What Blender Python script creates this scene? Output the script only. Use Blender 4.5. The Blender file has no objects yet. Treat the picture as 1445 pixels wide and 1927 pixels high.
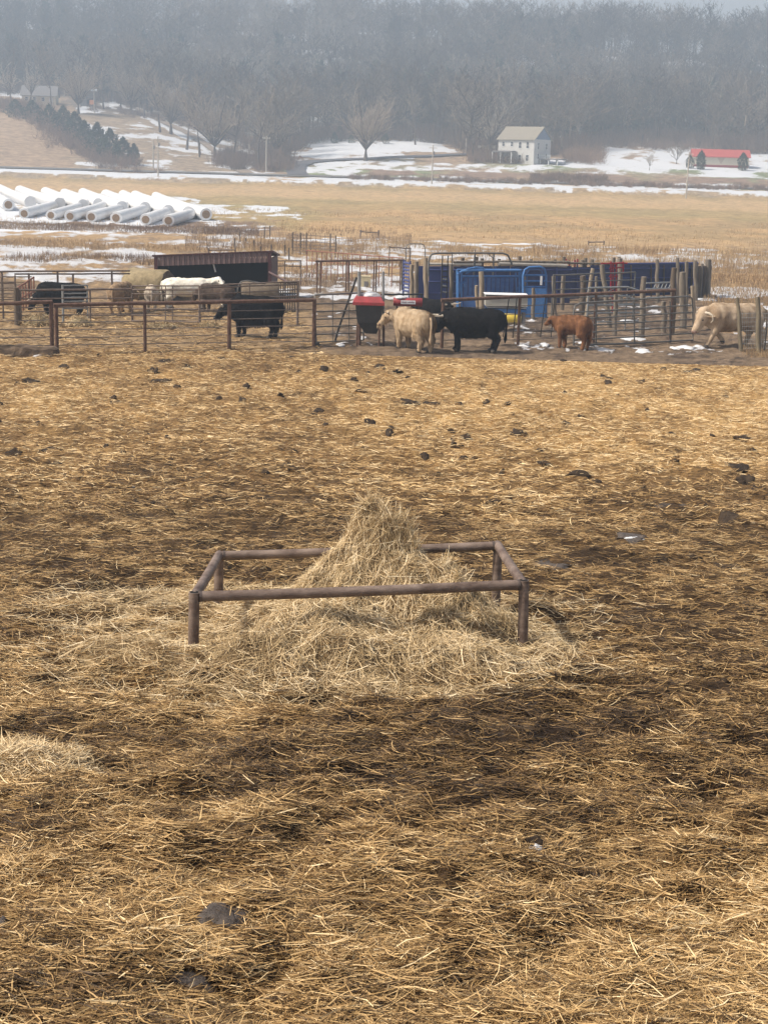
import bpy, bmesh, math, random
import numpy as np
from mathutils import Vector, Matrix

# ------------------------------------------------------------------ camera, light, exposure
SC = bpy.context.scene
COL = SC.collection
F, PITCH, ROLL, H = 2800.0, math.radians(12.85), math.radians(1.6), 5.3
cam_d = bpy.data.cameras.new('camera'); cam = bpy.data.objects.new('camera', cam_d); COL.objects.link(cam)
cam_d.sensor_fit = 'VERTICAL'; cam_d.sensor_height = 36.0; cam_d.sensor_width = 27.0
cam_d.lens = F / 1927 * 36.0
cam_d.clip_start = 0.1; cam_d.clip_end = 4000
CAM = Matrix.Translation((0, 0, H)) @ Matrix.Rotation(math.pi / 2 - PITCH, 4, 'X') @ Matrix.Rotation(ROLL, 4, 'Z')
cam.matrix_world = CAM
SC.camera = cam
SUN_DIR = Vector((-0.62, -0.16, 0.74)).normalized()
world = bpy.data.worlds.new('World'); SC.world = world; world.use_nodes = True
nt = world.node_tree
sky = nt.nodes.new('ShaderNodeTexSky'); sky.sky_type = 'NISHITA'; sky.sun_disc = False
sky.sun_elevation = math.asin(SUN_DIR.z); sky.sun_rotation = math.atan2(SUN_DIR.x, SUN_DIR.y)
sky.air_density = 1.0; sky.dust_density = 6.0; sky.ozone_density = 1.0
bg = nt.nodes['Background']; bg.inputs['Strength'].default_value = 0.08
veil = nt.nodes.new('ShaderNodeVectorMath'); veil.operation = 'ADD'; veil.inputs[1].default_value = (1.5, 1.53, 1.6)   # thin high cloud
wc = nt.nodes.new('ShaderNodeTexCoord'); sx = nt.nodes.new('ShaderNodeSeparateXYZ'); mr = nt.nodes.new('ShaderNodeMapRange')
mr.inputs[1].default_value = .02; mr.inputs[2].default_value = .40; mr.inputs[3].default_value = 5.2; mr.inputs[4].default_value = 1.2
nt.links.new(wc.outputs['Generated'], sx.inputs[0]); nt.links.new(sx.outputs['Z'], mr.inputs[0])
vs_ = nt.nodes.new('ShaderNodeVectorMath'); vs_.operation = 'SCALE'; vs_.inputs[0].default_value = (1, 1.015, 1.05); nt.links.new(mr.outputs[0], vs_.inputs['Scale']); nt.links.new(vs_.outputs[0], veil.inputs[1])
nt.links.new(sky.outputs[0], veil.inputs[0]); nt.links.new(veil.outputs[0], bg.inputs['Color'])
sun_d = bpy.data.lights.new('sun', 'SUN'); sun_d.energy = 4.0; sun_d.angle = math.radians(3); sun_d.color = (1.0, 0.93, 0.82)
sun = bpy.data.objects.new('sun', sun_d); COL.objects.link(sun)
sun.rotation_euler = SUN_DIR.to_track_quat('Z', 'Y').to_euler()
SC.view_settings.view_transform = 'Standard'; SC.view_settings.look = 'None'
SC.view_settings.exposure = 0.42; SC.view_settings.gamma = 1.0
cy = SC.cycles
cy.max_bounces = 5; cy.diffuse_bounces = 3; cy.glossy_bounces = 2; cy.transmission_bounces = 2; cy.volume_bounces = 1
cy.transparent_max_bounces = 8
cy.use_denoising = True
try: cy.denoising_input_passes = 'RGB_ALBEDO_NORMAL'; cy.denoising_prefilter = 'ACCURATE'
except Exception: pass
try: cy.denoiser = 'OPENIMAGEDENOISE'
except Exception: pass
cy.use_adaptive_sampling = True; cy.adaptive_threshold = 0.02
R = np.random.default_rng(7)
random.seed(7)

# ------------------------------------------------------------------ photograph pixel <-> world
ROT = CAM.to_3x3()
def ray(px, py):
    return ROT @ Vector(((px - 722.5) / F, (963.5 - py) / F, -1.0))
def W(px, py, Y):
    """world point where the sight line of a pixel reaches the upright plane at distance Y"""
    d = ray(px, py); t = Y / d.y
    return Vector((d.x * t, Y, H + d.z * t))
RI = np.array(ROT.transposed())
def proj(x, y, z):
    """pixel (unrolled row r as third) of world points, vectorised"""
    q = np.stack([x, y, z - H], -1) @ RI.T
    return 722.5 + F * q[..., 0] / -q[..., 2], 963.5 - F * q[..., 1] / -q[..., 2]
def scale_at(Y):
    return F / (Y * math.cos(PITCH))

# ------------------------------------------------------------------ noise
def _h(i, j, s):
    n = (i.astype(np.int64) * 374761393 + j.astype(np.int64) * 668265263 + s * 2147483647 + 1013) & 0xffffffff
    n = ((n ^ (n >> 13)) * 1274126177) & 0xffffffff
    return ((n ^ (n >> 16)) & 0xffff) / 65535.0
def vn(x, y, s=0):
    xi, yi = np.floor(x), np.floor(y); fx, fy = x - xi, y - yi
    fx = fx * fx * (3 - 2 * fx); fy = fy * fy * (3 - 2 * fy)
    a, b = _h(xi, yi, s), _h(xi + 1, yi, s); c, d = _h(xi, yi + 1, s), _h(xi + 1, yi + 1, s)
    return (a + (b - a) * fx) * (1 - fy) + (c + (d - c) * fx) * fy
def fbm(x, y, s=0, o=4):
    t = 0; a = 0.5; m = 0
    for k in range(o):
        t = t + a * vn(x * 2 ** k, y * 2 ** k, s + 17 * k); m += a; a *= 0.5
    return t / m
def sst(a, b, x):
    t = np.clip((x - a) / (b - a), 0, 1); return t * t * (3 - 2 * t)

# ------------------------------------------------------------------ terrain heights
def z_of_r(r, Y):
    v = (963.5 - r) / F; c, s = math.cos(PITCH), math.sin(PITCH)
    return H + Y * (-s + v * c) / (c + v * s)
PY = np.array([-12, 0, 4.5, 8, 10.85, 16, 22, 30, 38, 44, 60, 170, 205, 240, 270, 300])
PZ = np.array([3.6, 3.0, 2.5, 2.03, 1.72, 1.22, .78, .34, .07, 0, 0, 0, .3, 0.95, 1.6, 2.45])
_d = np.arange(-12, 301, 0.5); _z = np.interp(_d, PY, PZ)
_k = np.ones(7) / 7
_z2 = np.convolve(np.pad(_z, 3, mode='edge'), _k, 'valid')
TC = [-400, 0, 120, 250, 400, 480, 560, 720, 900, 1000, 1150, 1300, 1445, 1850]
TD = [300, 312, 325, 345, 370, 400, 450, 520, 600, 700, 800]
TR = [[345, 335, 318, 285, 258, 238, 212, 185, 112, 60, 80],
      [345, 335, 318, 288, 256, 232, 207, 185, 112, 50, 70],
      [345, 337, 322, 300, 270, 240, 208, 182, 112, 48, 70],
      [345, 338, 328, 308, 278, 246, 218, 185, 112, 46, 70],
      [345, 340, 332, 318, 300, 280, 250, 200, 112, 46, 70],
      [345, 341, 336, 326, 312, 296, 264, 204, 110, 50, 75],
      [345, 341, 334, 319, 298, 275, 248, 202, 108, 58, 85],
      [345, 340, 331, 312, 287, 266, 242, 198, 104, 64, 90],
      [345, 340, 331, 309, 290, 274, 248, 198, 100, 72, 98],
      [345, 340, 331, 302, 292, 278, 250, 198, 98, 78, 104],
      [345, 340, 332, 306, 284, 266, 242, 198, 96, 82, 108],
      [345, 340, 331, 301, 286, 268, 244, 198, 95, 85, 112],
      [345, 340, 331, 304, 288, 270, 246, 198, 95, 88, 116],
      [345, 340, 331, 304, 288, 270, 246, 198, 95, 88, 116]]
gc = np.arange(-400, 1851, 25.0); gd = np.arange(300, 801, 4.0)
_t = np.array([np.interp(gd, TD, row) for row in TR])
_t = np.array([np.interp(gc, TC, _t[:, k]) for k in range(len(gd))]).T
for _ in range(2):
    p = np.pad(_t, ((2, 2), (0, 0)), mode='edge'); _t = sum(p[k:k + len(gc)] for k in range(5)) / 5
    p = np.pad(_t, ((0, 0), (2, 2)), mode='edge'); q_ = sum(p[:, k:k + len(gd)] for k in range(5)) / 5
    w_ = np.clip((gd - 300) / 12, 0, 1); _t = _t * (1 - w_) + q_ * w_
def hz(x, y):
    x = np.asarray(x, float); y = np.asarray(y, float)
    z = np.interp(y, _d, _z2)
    yy = np.clip(y, 300, 799.9)
    c = np.clip(722 + F * x / (0.975 * np.maximum(yy, 1)), -400, 1849.9)
    fi = (c + 400) / 25; fj = (yy - 300) / 4
    i = np.clip(fi.astype(int), 0, len(gc) - 2); j = np.clip(fj.astype(int), 0, len(gd) - 2)
    fx, fy = fi - i, fj - j
    r = (_t[i, j] * (1 - fx) + _t[i + 1, j] * fx) * (1 - fy) + (_t[i, j + 1] * (1 - fx) + _t[i + 1, j + 1] * fx) * fy
    far = z_of_r(r, yy)
    return np.where(y > 300, far, z)
def yard_bump(x, y):
    a = np.clip((46 - y) / 6, 0, 1)
    b = 0.15 * (fbm(x * .7, y * .7, 3, 3) - .5) + 0.15 * (fbm(x * 2.1, y * 2.4, 9, 2) - .5) + 0.075 * (fbm(x * 6.0, y * 6.0, 21, 2) - .5)
    b = b + .13 * (1 - np.abs(fbm(x * .8, y * 2.0, 33, 3) - .5) * 5).clip(0, 1) * fbm(x * .5, y * .6, 35, 2)
    hoof = np.clip(fbm(x * 2.8, y * 2.8, 61, 2) - .58, 0, 1) * -0.34
    return a * (b + hoof)
HAYC = None
def gz(x, y):
    return float(hz(x, y))
def G(px, py, lift=0.0):
    """ground point seen at a pixel"""
    d = ray(px, py); d = d / d.y
    ys = np.concatenate([np.arange(2, 80, .05), np.arange(80, 780, .5)])
    x = d.x * ys; z = H + d.z * ys; g = hz(x, ys)
    k = np.argmax(z < g) if (z < g).any() else len(ys) - 1
    Y = float(ys[k])
    return Vector((d.x * Y, Y, gz(d.x * Y, Y) + lift))

# ------------------------------------------------------------------ scene object helpers
def tag(o, label=None, cat=None, group=None, kind=None):
    if label: o['label'] = label
    if cat: o['category'] = cat
    if group: o['group'] = group
    if kind: o['kind'] = kind
    return o
def thing(name, label, cat, loc=(0, 0, 0), rz=0.0, group=None):
    o = bpy.data.objects.new(name, None); COL.objects.link(o); o.empty_display_size = .2
    o.location = loc; o.rotation_euler = (0, 0, rz)
    return tag(o, label, cat, group)
def npmesh(name, V, Fc, mat=None, parent=None, attrs=None, smooth=False):
    V = np.asarray(V, np.float32); Fc = np.asarray(Fc, np.int32)
    me = bpy.data.meshes.new(name)
    k = Fc.shape[1]
    me.vertices.add(len(V)); me.vertices.foreach_set('co', V.ravel())
    me.loops.add(Fc.size); me.loops.foreach_set('vertex_index', Fc.ravel())
    me.polygons.add(len(Fc)); me.polygons.foreach_set('loop_start', np.arange(0, Fc.size, k, dtype=np.int32))
    try: me.polygons.foreach_set('loop_total', np.full(len(Fc), k, np.int32))
    except Exception: pass
    if smooth: me.polygons.foreach_set('use_smooth', np.ones(len(Fc), bool))
    for nm, (dom, arr) in (attrs or {}).items():
        arr = np.asarray(arr, np.float32)
        if arr.ndim == 1:
            me.attributes.new(nm, 'FLOAT', dom).data.foreach_set('value', arr)
        else:
            c4 = np.ones((len(arr), 4), np.float32); c4[:, :3] = arr
            me.attributes.new(nm, 'FLOAT_COLOR', dom).data.foreach_set('color', c4.ravel())
    me.update(calc_edges=True)
    if mat: me.materials.append(mat)
    o = bpy.data.objects.new(name, me); COL.objects.link(o)
    if parent: o.parent = parent
    return o
class MB:
    """collects shapes, then links them as ONE mesh object"""
    def __init__(s): s.v = []; s.f = []; s.sm = []
    def add(s, vs, fs, smooth=False):
        b = len(s.v); s.v += [tuple(v) for v in vs]; s.f += [tuple(i + b for i in f) for f in fs]; s.sm += [smooth] * len(fs)
    def box(s, c, size, rz=0.0, M=None):
        x, y, z = (k / 2 for k in size)
        vs = [Vector((a * x, b * y, d * z)) for d in (-1, 1) for b in (-1, 1) for a in (-1, 1)]
        if M is None: M = Matrix.Rotation(rz, 3, 'Z')
        vs = [M @ v + Vector(c) for v in vs]
        s.add(vs, [(0, 2, 3, 1), (4, 5, 7, 6), (0, 1, 5, 4), (2, 6, 7, 3), (0, 4, 6, 2), (1, 3, 7, 5)])
    def tube(s, pts, r, n=8, cap=True, wob=0.0):
        pts = [Vector(p) for p in pts]; m = len(pts)
        rs = r if isinstance(r, (list, tuple)) else [r] * m
        vs = []
        up = None
        for i, p in enumerate(pts):
            d = (pts[min(i + 1, m - 1)] - pts[max(i - 1, 0)]).normalized()
            if up is None: up = Vector((0, 0, 1)) if abs(d.z) < .9 else Vector((1, 0, 0))
            a = d.cross(up).normalized(); b = a.cross(d).normalized(); up = b
            for k in range(n):
                t = 2 * math.pi * k / n; rr = rs[i] * (1 + wob * (random.random() - .5))
                vs.append(p + (a * math.cos(t) + b * math.sin(t)) * rr)
        fs = [(i * n + k, i * n + (k + 1) % n, (i + 1) * n + (k + 1) % n, (i + 1) * n + k) for i in range(m - 1) for k in range(n)]
        s.add(vs, fs, True)
        if cap:
            s.add(vs[:n], [tuple(range(n))[::-1]]); s.add(vs[-n:], [tuple(range(n))])
    def quad(s, *p): s.add(p, [tuple(range(len(p)))])
    def prism(s, poly, a, b):
        """polygon (list of points) swept from offset vector a to b"""
        n = len(poly); a = Vector(a); b = Vector(b)
        vs = [Vector(p) + a for p in poly] + [Vector(p) + b for p in poly]
        s.add(vs, [tuple(range(n))[::-1], tuple(range(n, 2 * n))] + [(k, (k + 1) % n, n + (k + 1) % n, n + k) for k in range(n)])
    def build(s, name, mat, parent=None, world=False):
        me = bpy.data.meshes.new(name); me.from_pydata(s.v, [], s.f); me.update()
        me.polygons.foreach_set('use_smooth', s.sm)
        bm = bmesh.new(); bm.from_mesh(me); bmesh.ops.recalc_face_normals(bm, faces=bm.faces); bm.to_mesh(me); bm.free()
        me.materials.append(mat)
        o = bpy.data.objects.new(name, me); COL.objects.link(o)
        if parent:
            o.parent = parent
            if world: o.matrix_parent_inverse = parent_inv(parent)
        return o
def parent_inv(p):
    return (Matrix.Translation(p.location) @ Matrix.Rotation(p.rotation_euler.z, 4, 'Z') @ Matrix.Diagonal(tuple(p.scale) + (1,))).inverted()
def part(name, mat, parent, shape, *a, **k):
    """one part given in world coordinates: part('post', mat, fence, 'tube', pts, r)"""
    m = MB(); getattr(m, shape)(*a, **k); return m.build(name, mat, parent, True)
def dup(root, loc, rz=None, label=None, group=None, scale=None):
    r = root.copy(); COL.objects.link(r); r.location = loc
    if rz is not None: r.rotation_euler = (0, 0, rz)
    if scale is not None: r.scale = scale if isinstance(scale, (tuple, list)) else (scale,) * 3
    if label: r['label'] = label
    if group: r['group'] = group
    for ch in list(root.children):
        c = ch.copy(); COL.objects.link(c); c.parent = r
        for g in list(ch.children):
            d = g.copy(); COL.objects.link(d); d.parent = c
    return r

# ------------------------------------------------------------------ materials
def M(name, col, rough=.8, col2=None, scale=6.0, stretch=(1, 1, 1), metal=0.0, bump=0.0, detail=5, lo=.35, hi=.65, spec=.3):
    m = bpy.data.materials.new(name); m.use_nodes = True
    n = m.node_tree; L = n.links; b = n.nodes['Principled BSDF']
    b.inputs['Roughness'].default_value = rough; b.inputs['Metallic'].default_value = metal
    b.inputs['Specular IOR Level'].default_value = spec
    b.inputs['Base Color'].default_value = (*col, 1)
    if col2 is not None or bump:
        tc = n.nodes.new('ShaderNodeTexCoord'); mp = n.nodes.new('ShaderNodeMapping'); mp.inputs['Scale'].default_value = stretch
        L.new(tc.outputs['Object'], mp.inputs[0])
        nz = n.nodes.new('ShaderNodeTexNoise'); nz.inputs['Scale'].default_value = scale; nz.inputs['Detail'].default_value = detail; nz.inputs['Roughness'].default_value = .65
        L.new(mp.outputs[0], nz.inputs['Vector'])
    if col2 is not None:
        rp = n.nodes.new('ShaderNodeValToRGB'); rp.color_ramp.elements[0].position = lo; rp.color_ramp.elements[1].position = hi
        rp.color_ramp.elements[0].color = (*col, 1); rp.color_ramp.elements[1].color = (*col2, 1)
        L.new(nz.outputs[0], rp.inputs[0]); L.new(rp.outputs[0], b.inputs['Base Color'])
    if bump:
        bp = n.nodes.new('ShaderNodeBump'); bp.inputs['Strength'].default_value = bump; bp.inputs['Distance'].default_value = .02
        L.new(nz.outputs[0], bp.inputs['Height']); L.new(bp.outputs[0], b.inputs['Normal'])
    return m
def Mattr(name, attr, stops, rough=.8, spec=.2, trans=0.0, noise=0.0, nscale=8.0):
    """colour from a float attribute through a ramp (the thing's own colour varies piece by piece)"""
    m = bpy.data.materials.new(name); m.use_nodes = True
    n = m.node_tree; L = n.links; b = n.nodes['Principled BSDF']
    b.inputs['Roughness'].default_value = rough; b.inputs['Specular IOR Level'].default_value = spec
    at = n.nodes.new('ShaderNodeAttribute'); at.attribute_name = attr
    rp = n.nodes.new('ShaderNodeValToRGB'); e = rp.color_ramp.elements
    while len(e) < len(stops): e.new(.5)
    for k, (p, c) in enumerate(stops): e[k].position = p; e[k].color = (*c, 1)
    src = at.outputs['Fac']
    if noise:
        tc = n.nodes.new('ShaderNodeTexCoord'); nz = n.nodes.new('ShaderNodeTexNoise'); nz.inputs['Scale'].default_value = nscale; nz.inputs['Detail'].default_value = 6
        L.new(tc.outputs['Object'], nz.inputs['Vector'])
        ma = n.nodes.new('ShaderNodeMath'); ma.operation = 'MULTIPLY_ADD'; ma.inputs[1].default_value = noise; ma.inputs[2].default_value = -noise / 2
        L.new(nz.outputs[0], ma.inputs[0]); ad = n.nodes.new('ShaderNodeMath'); ad.operation = 'ADD'
        L.new(ma.outputs[0], ad.inputs[0]); L.new(at.outputs['Fac'], ad.inputs[1]); src = ad.outputs[0]
    L.new(src, rp.inputs[0]); L.new(rp.outputs[0], b.inputs['Base Color'])
    return m
# ------------------------------------------------------------------ hay heap shape (used by ground cover too)
HP = [  # x, y, height, radius x, radius y, sharpness
]
def _hp(px, py, Y, h, rx, ry, k):
    p = W(px, py, Y); HP.append((p.x, Y, h, rx, ry, k))
_hp(694, 1000, 12.05, .26, .16, .16, 1.0); _hp(694, 1000, 12.05, .43, .35, .32, 1.5)
_hp(725, 1000, 11.95, .34, .72, .5, 1.7)
_hp(820, 1040, 11.75, .30, .52, .42, 2.0); _hp(600, 1060, 11.6, .09, .6, .4, 2.0)
_hp(600, 1150, 11.05, .26, .6, .4, 2.0)
_hp(840, 1150, 11.25, .24, .6, .38, 2.0)
_hp(520, 1230, 10.25, .12, .55, .35, 2.0)
_hp(660, 1250, 10.2, .17, .95, .4, 2.0)
_hp(880, 1230, 10.5, .11, .5, .4, 2.0)
_hp(1030, 1190, 11.1, .10, .3, .35, 2.0)
_hp(250, 1240, 10.3, .08, .6, .4, 2.0)
LEGS = [(W(366, 1123, 10.6).x, 10.6), (W(985, 1100, 11.13).x, 11.13)]
def heap(x, y):
    m = 0
    for (a, b, h, rx, ry, k) in HP:
        q = ((x - a) / rx) ** 2 + ((y - b) / ry) ** 2
        m = m + h * np.exp(-(q ** (k / 2)))
    n = fbm(x * 5, y * 5, 77, 3)
    n2 = fbm(x * 1.9, y * 1.9, 78, 2)
    return np.maximum(m * (.30 + .86 * n + .55 * n2) - .035, 0) * np.prod([1 - .9 * np.exp(-(((x - a) / .34) ** 2 + ((y - b + .12) / .42) ** 2)) for a, b in LEGS], 0)
def pale_patch(px, py):
    return np.exp(-(((px - 40) / 95) ** 2 + ((py - 1455) / 48) ** 2))
def yard_tone(x, y):
    """how clean (1) or soiled and wet (0) the bedding is"""
    z = hz(x, y); px, py = proj(x, y, z)
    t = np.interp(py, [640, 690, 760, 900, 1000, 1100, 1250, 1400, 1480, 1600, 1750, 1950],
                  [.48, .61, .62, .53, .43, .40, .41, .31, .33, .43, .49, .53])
    t = t + .10 * sst(500, 1100, px) * sst(1000, 850, py)
    def g(cx, cy_, sx, sy): return np.exp(-(((px - cx) / sx) ** 2 + ((py - cy_) / sy) ** 2))
    t = t - .09 * g(520, 1010, 160, 60) - .08 * g(1180, 1180, 260, 90) - .05 * g(650, 1400, 420, 60) - .05 * g(1150, 1360, 330, 80) - .04 * g(120, 1100, 200, 60)
    t = t - .06 * g(60, 1800, 130, 120) + .30 * g(560, 1240, 430, 75) * .6 + .12 * g(300, 1180, 160, 50) + .12 * g(1020, 1160, 60, 60)
    t = t +    .26 * (fbm(x * .55, y * .45, 5, 4) - .5) + .26 * (fbm(x * 2.3, y * 2.0, 31, 3) - .5)
    return np.clip(t + .22 * pale_patch(px, py), .02, 1)

# ------------------------------------------------------------------ ground sheets
def strip_grid(us, ys, wid):
    U, Y = np.meshgrid(us, ys); X = U * wid(Y)
    nu, ny = len(us), len(ys)
    i = np.arange(ny - 1)[:, None] * nu + np.arange(nu - 1)[None, :]
    Fq = np.stack([i, i + 1, i + nu + 1, i + nu], -1).reshape(-1, 4)
    return X.ravel(), Y.ravel(), Fq
def rows(r0, r1, step, y0, y1):
    """distances whose picture rows are evenly spaced"""
    ys = np.arange(y0, y1, .02); z = hz(0 * ys, ys); _, py = proj(0 * ys, ys, z)
    rs = np.arange(r0, r1, -step)
    return np.interp(-rs, -py, ys)
US = np.concatenate([np.linspace(-.62, -.30, 30)[:-1], np.linspace(-.30, .30, 440), np.linspace(.30, .62, 30)[1:]])
STRAW_ST = [(0.0, (.022, .013, .007)), (.20, (.062, .037, .017)), (.40, (.185, .108, .042)), (.58, (.41, .256, .102)), (.80, (.67, .46, .218)), (1.0, (.87, .68, .40))]
def straw_ground_mat():
    m = Mattr('packed_straw', 'tone', STRAW_ST, rough=.85, spec=.15)
    n = m.node_tree; L = n.links; b = n.nodes['Principled BSDF']; rp = [k for k in n.nodes if k.type == 'VALTORGB'][0]
    at = [k for k in n.nodes if k.type == 'ATTRIBUTE'][0]
    tc = n.nodes.new('ShaderNodeTexCoord')
    tot = at.outputs['Fac']
    hs = []
    for rz, sc, amp, st in ((.25, 30, .30, (.22, 1, 1)), (-.7, 34, .26, (.25, 1, 1)), (1.9, 38, .22, (.3, 1, 1)), (0, 9, .26, (1, 1, 1))):
        mp = n.nodes.new('ShaderNodeMapping'); mp.inputs['Rotation'].default_value = (0, 0, rz); mp.inputs['Scale'].default_value = st
        nz = n.nodes.new('ShaderNodeTexNoise'); nz.inputs['Scale'].default_value = sc; nz.inputs['Detail'].default_value = 3; nz.inputs['Roughness'].default_value = .6
        nz.inputs['Distortion'].default_value = .6
        L.new(tc.outputs['Object'], mp.inputs[0]); L.new(mp.outputs[0], nz.inputs['Vector'])
        ma = n.nodes.new('ShaderNodeMath'); ma.operation = 'MULTIPLY_ADD'; ma.inputs[1].default_value = amp * 1.5; ma.inputs[2].default_value = -amp * .78
        L.new(nz.outputs[0], ma.inputs[0]); ad = n.nodes.new('ShaderNodeMath'); ad.operation = 'ADD'; L.new(tot, ad.inputs[0]); L.new(ma.outputs[0], ad.inputs[1]); tot = ad.outputs[0]
    L.new(tot, rp.inputs[0])
    bp = n.nodes.new('ShaderNodeBump'); bp.inputs['Strength'].default_value = .9; bp.inputs['Distance'].default_value = .03
    L.new(tot, bp.inputs['Height']); L.new(bp.outputs[0], b.inputs['Normal'])
    return m
ys = np.concatenate([[-12, -8, -4, -1, 1, 2, 3], rows(2300, 662, 4.0, 3.2, 46)])
YARD_END = 44.0
ys = np.append(ys[ys < YARD_END - .2], YARD_END)
X, Y, Fq = strip_grid(US, ys, lambda y: np.maximum(y, 5.0))
Z = hz(X, Y) + yard_bump(X, Y) * np.clip((YARD_END - Y) / 3, 0, 1)
m_straw_ground = straw_ground_mat()
yard = npmesh('yard', np.stack([X, Y, Z], 1), Fq, m_straw_ground, attrs={'tone': ('POINT', np.clip(yard_tone(X, Y) * np.interp(Y, [8, 25], [.46, .80]) - .03, 0, 1))}, smooth=True)  # tone scaled down: shadow in the gaps between straws put into the ground colour
tag(yard, kind='structure')

# terrain beyond the pens: own colours and lying snow stored per vertex, broken up by noise in the material
def terr(x, y, z):
    px, py = proj(x, y, z); r = py - (px - 722) * .028
    amp = np.interp(y, [44, 120, 300, 420], [9, 7, 3, 8]); uu = x / y * 2800; vv = np.where(y < 300, 14840 / y, r)
    wx = fbm(uu / 60, vv / 9, 401, 4) - .5; wy = fbm(uu / 45, vv / 14, 403, 4) - .5
    px = px + wx * 200; r = r + wy * amp * 2.2
    n1 = fbm(x / 6, y / 9, 41, 4); n2 = fbm(x / 1.6, y / 2.6, 43, 4); n3 = fbm(x / 22, y / 30, 47, 3); n4 = fbm(x / 3.0, y / 9, 53, 4)
    fin = fbm(uu / 16, vv / 3.2, 405, 4)
    C = np.zeros(x.shape + (3,)); snow = np.zeros(x.shape)
    def put(c, w):
        nonlocal C
        w = np.clip(w, 0, 1)[..., None]; C = C * (1 - w) + np.array(c) * w
    def band(a, b, s=4): return sst(a - s, a, r) * sst(b + s, b, r)
    def pxb(a, b, s=40): return sst(a - s, a, px) * sst(b + s, b, px)
    put((.42, .275, .135), np.ones_like(x))                                   # golden dry grass of the flat field
    put((.30, .215, .11), sst(.42, .62, n1) * .8)
    put((.29, .235, .105), (band(378, 394, 6) * .5 + band(400, 432, 12) * pxb(-400, 560, 90) * .7 + band(352, 360, 4) * .3) * (.4 + n3))
    put((.50, .345, .185), band(361, 376, 5) * .6 + band(440, 470, 10) * .4)
    near = sst(425, 470, r)
    put((.33, .225, .125), near * .7)
    put((.20, .145, .10), near * sst(.45, .60, n2) * .75)
    put((.17, .115, .085), band(424, 446, 5) * pxb(-400, 470, 60) * .9)
    mud = sst(505, 560, r) * np.clip(sst(520, 640, px) + .35, 0, 1)
    put((.165, .118, .08), mud * .92)
    put((.075, .054, .041), mud * sst(.46, .58, n2 * .5 + fin * .5) * .9)
    put((.23, .165, .11), mud * sst(.54, .64, fbm(uu / 30, vv / 3, 407, 4)) * .7)
    put((.12, .08, .048), sst(545, 590, r) * sst(660, 600, px) * sst(.5, .62, fbm(uu / 40, vv / 4, 409, 4)) * .8)
    put((.30, .205, .11), sst(575, 600, r) * sst(640, 560, px) * (.55 + .5 * n2))
    put((.34, .225, .115), band(498, 540, 6) * sst(1330, 1350, px))
    put((.33, .215, .11), band(560, 610, 8) * sst(1290, 1340, px) * sst(.42, .55, n2))
    def sn(w, noise, th, s=.10):
        nonlocal snow
        snow = np.maximum(snow, sst(th - s * 2.4, th + s * 2.4, noise + (fin - .5) * .35 - (1 - np.clip(w, 0, 1)) * .9))
    sn(band(440, 474, 6) * pxb(-400, 440, 60), n4 * .6 + n2 * .4, .50, .06)
    sn(band(484, 503, 4) * pxb(-400, 300, 40), n4, .34)
    sn(band(506, 545, 6) * pxb(-400, 330, 40), n4 * .5 + n2 * .5, .50, .06)
    sn(band(500, 562, 10) * pxb(515, 780, 20), n4 * .5 + n2 * .5, .475, .05)
    sn(band(452, 500, 8) * pxb(430, 760, 40), n4 * .5 + n2 * .5, .53, .05)
    sn(band(452, 486, 6) * pxb(620, 1800, 40), n2, .56, .05)
    sn(band(468, 480, 3) * pxb(1180, 1900, 60), n4, .42)
    sn(band(523, 541, 3) * pxb(1325, 1900, 15), n4, .30)
    sn(band(560, 650, 6) * pxb(580, 1800, 20), n2 * .5 + fin * .5, .73, .05)
    sn(band(545, 600, 6) * pxb(1330, 1900, 20), n2, .66, .04)
    sn(band(636, 650, 3) * pxb(980, 1340, 20), n2 * .4 + fin * .6, .63, .06)
    sn(band(396, 432, 6) * pxb(360, 540, 40), n4 * .6 + n3 * .4, .47, .07)
    sn(band(382, 434, 5) * pxb(-400, 400, 30), n1, .33, .08)
    # road verge and the ground beyond the road
    put((.30, .235, .165), band(344, 352, 2) * (.3 + n1))
    sn(band(338, 343.5, 1.2), n1, .22)
    sn(band(343.5, 351, 2), n4, .47, .07)
    far = sst(338.5, 336, r)
    put((.30, .215, .145), far)
    hill = far * pxb(-900, 150, 40)
    put((.33, .235, .155), hill * .9)
    slope = far * sst(120, 170, px) * sst(500, 470, px)
    put((.29, .22, .15), slope)
    put((.34, .30, .16), slope * sst(232, 205, r) * .7)
    yardm = far * sst(520, 560, px) * sst(1000, 960, px)
    put((.20, .23, .12), yardm * sst(296, 306, r) * sst(.35, .6, n3))
    rgt = far * sst(950, 985, px)
    put((.19, .22, .12), rgt * sst(296, 303, r) * sst(.3, .6, n3))
    put((.24, .165, .12), far * band(319, 331, 3) * sst(640, 700, px) * sst(.3, .5, n1))
    sn(far * pxb(150, 480, 20) * sst(232, 250, r), fbm(x / 9 - y / 14, y / 7 + x / 30, 91, 4), .50, .07)
    sn(far * sst(525, 545, px) * sst(860, 800, px) * sst(255, 262, r) * sst(304, 298, r), n1 * .4 + n3 * .6, .26)
    sn(yardm * sst(297, 304, r) * sst(324, 317, r), n1 * .5 + n3 * .5, .43, .08)
    sn(rgt * sst(285, 293, r) * sst(321, 315, r), n1 * .5 + n3 * .5, .47, .08)
    sn(yardm * pxb(572, 640, 12) * band(304, 332, 3), n1, .30)
    sn(far * sst(1085, 1110, px) * sst(252, 258, r) * sst(303, 297, r), n1 * .6 + n4 * .4, .38, .08)
    sn(far * band(330, 337, 1.5) * sst(600, 640, px), n4, .46, .08)
    lane = [(467, 328), (432, 309), (400, 283), (369, 259), (302, 229), (256, 206)]; dl_ = np.full(x.shape, 99.)
    pu, pv2 = proj(x, y, z)
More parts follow.
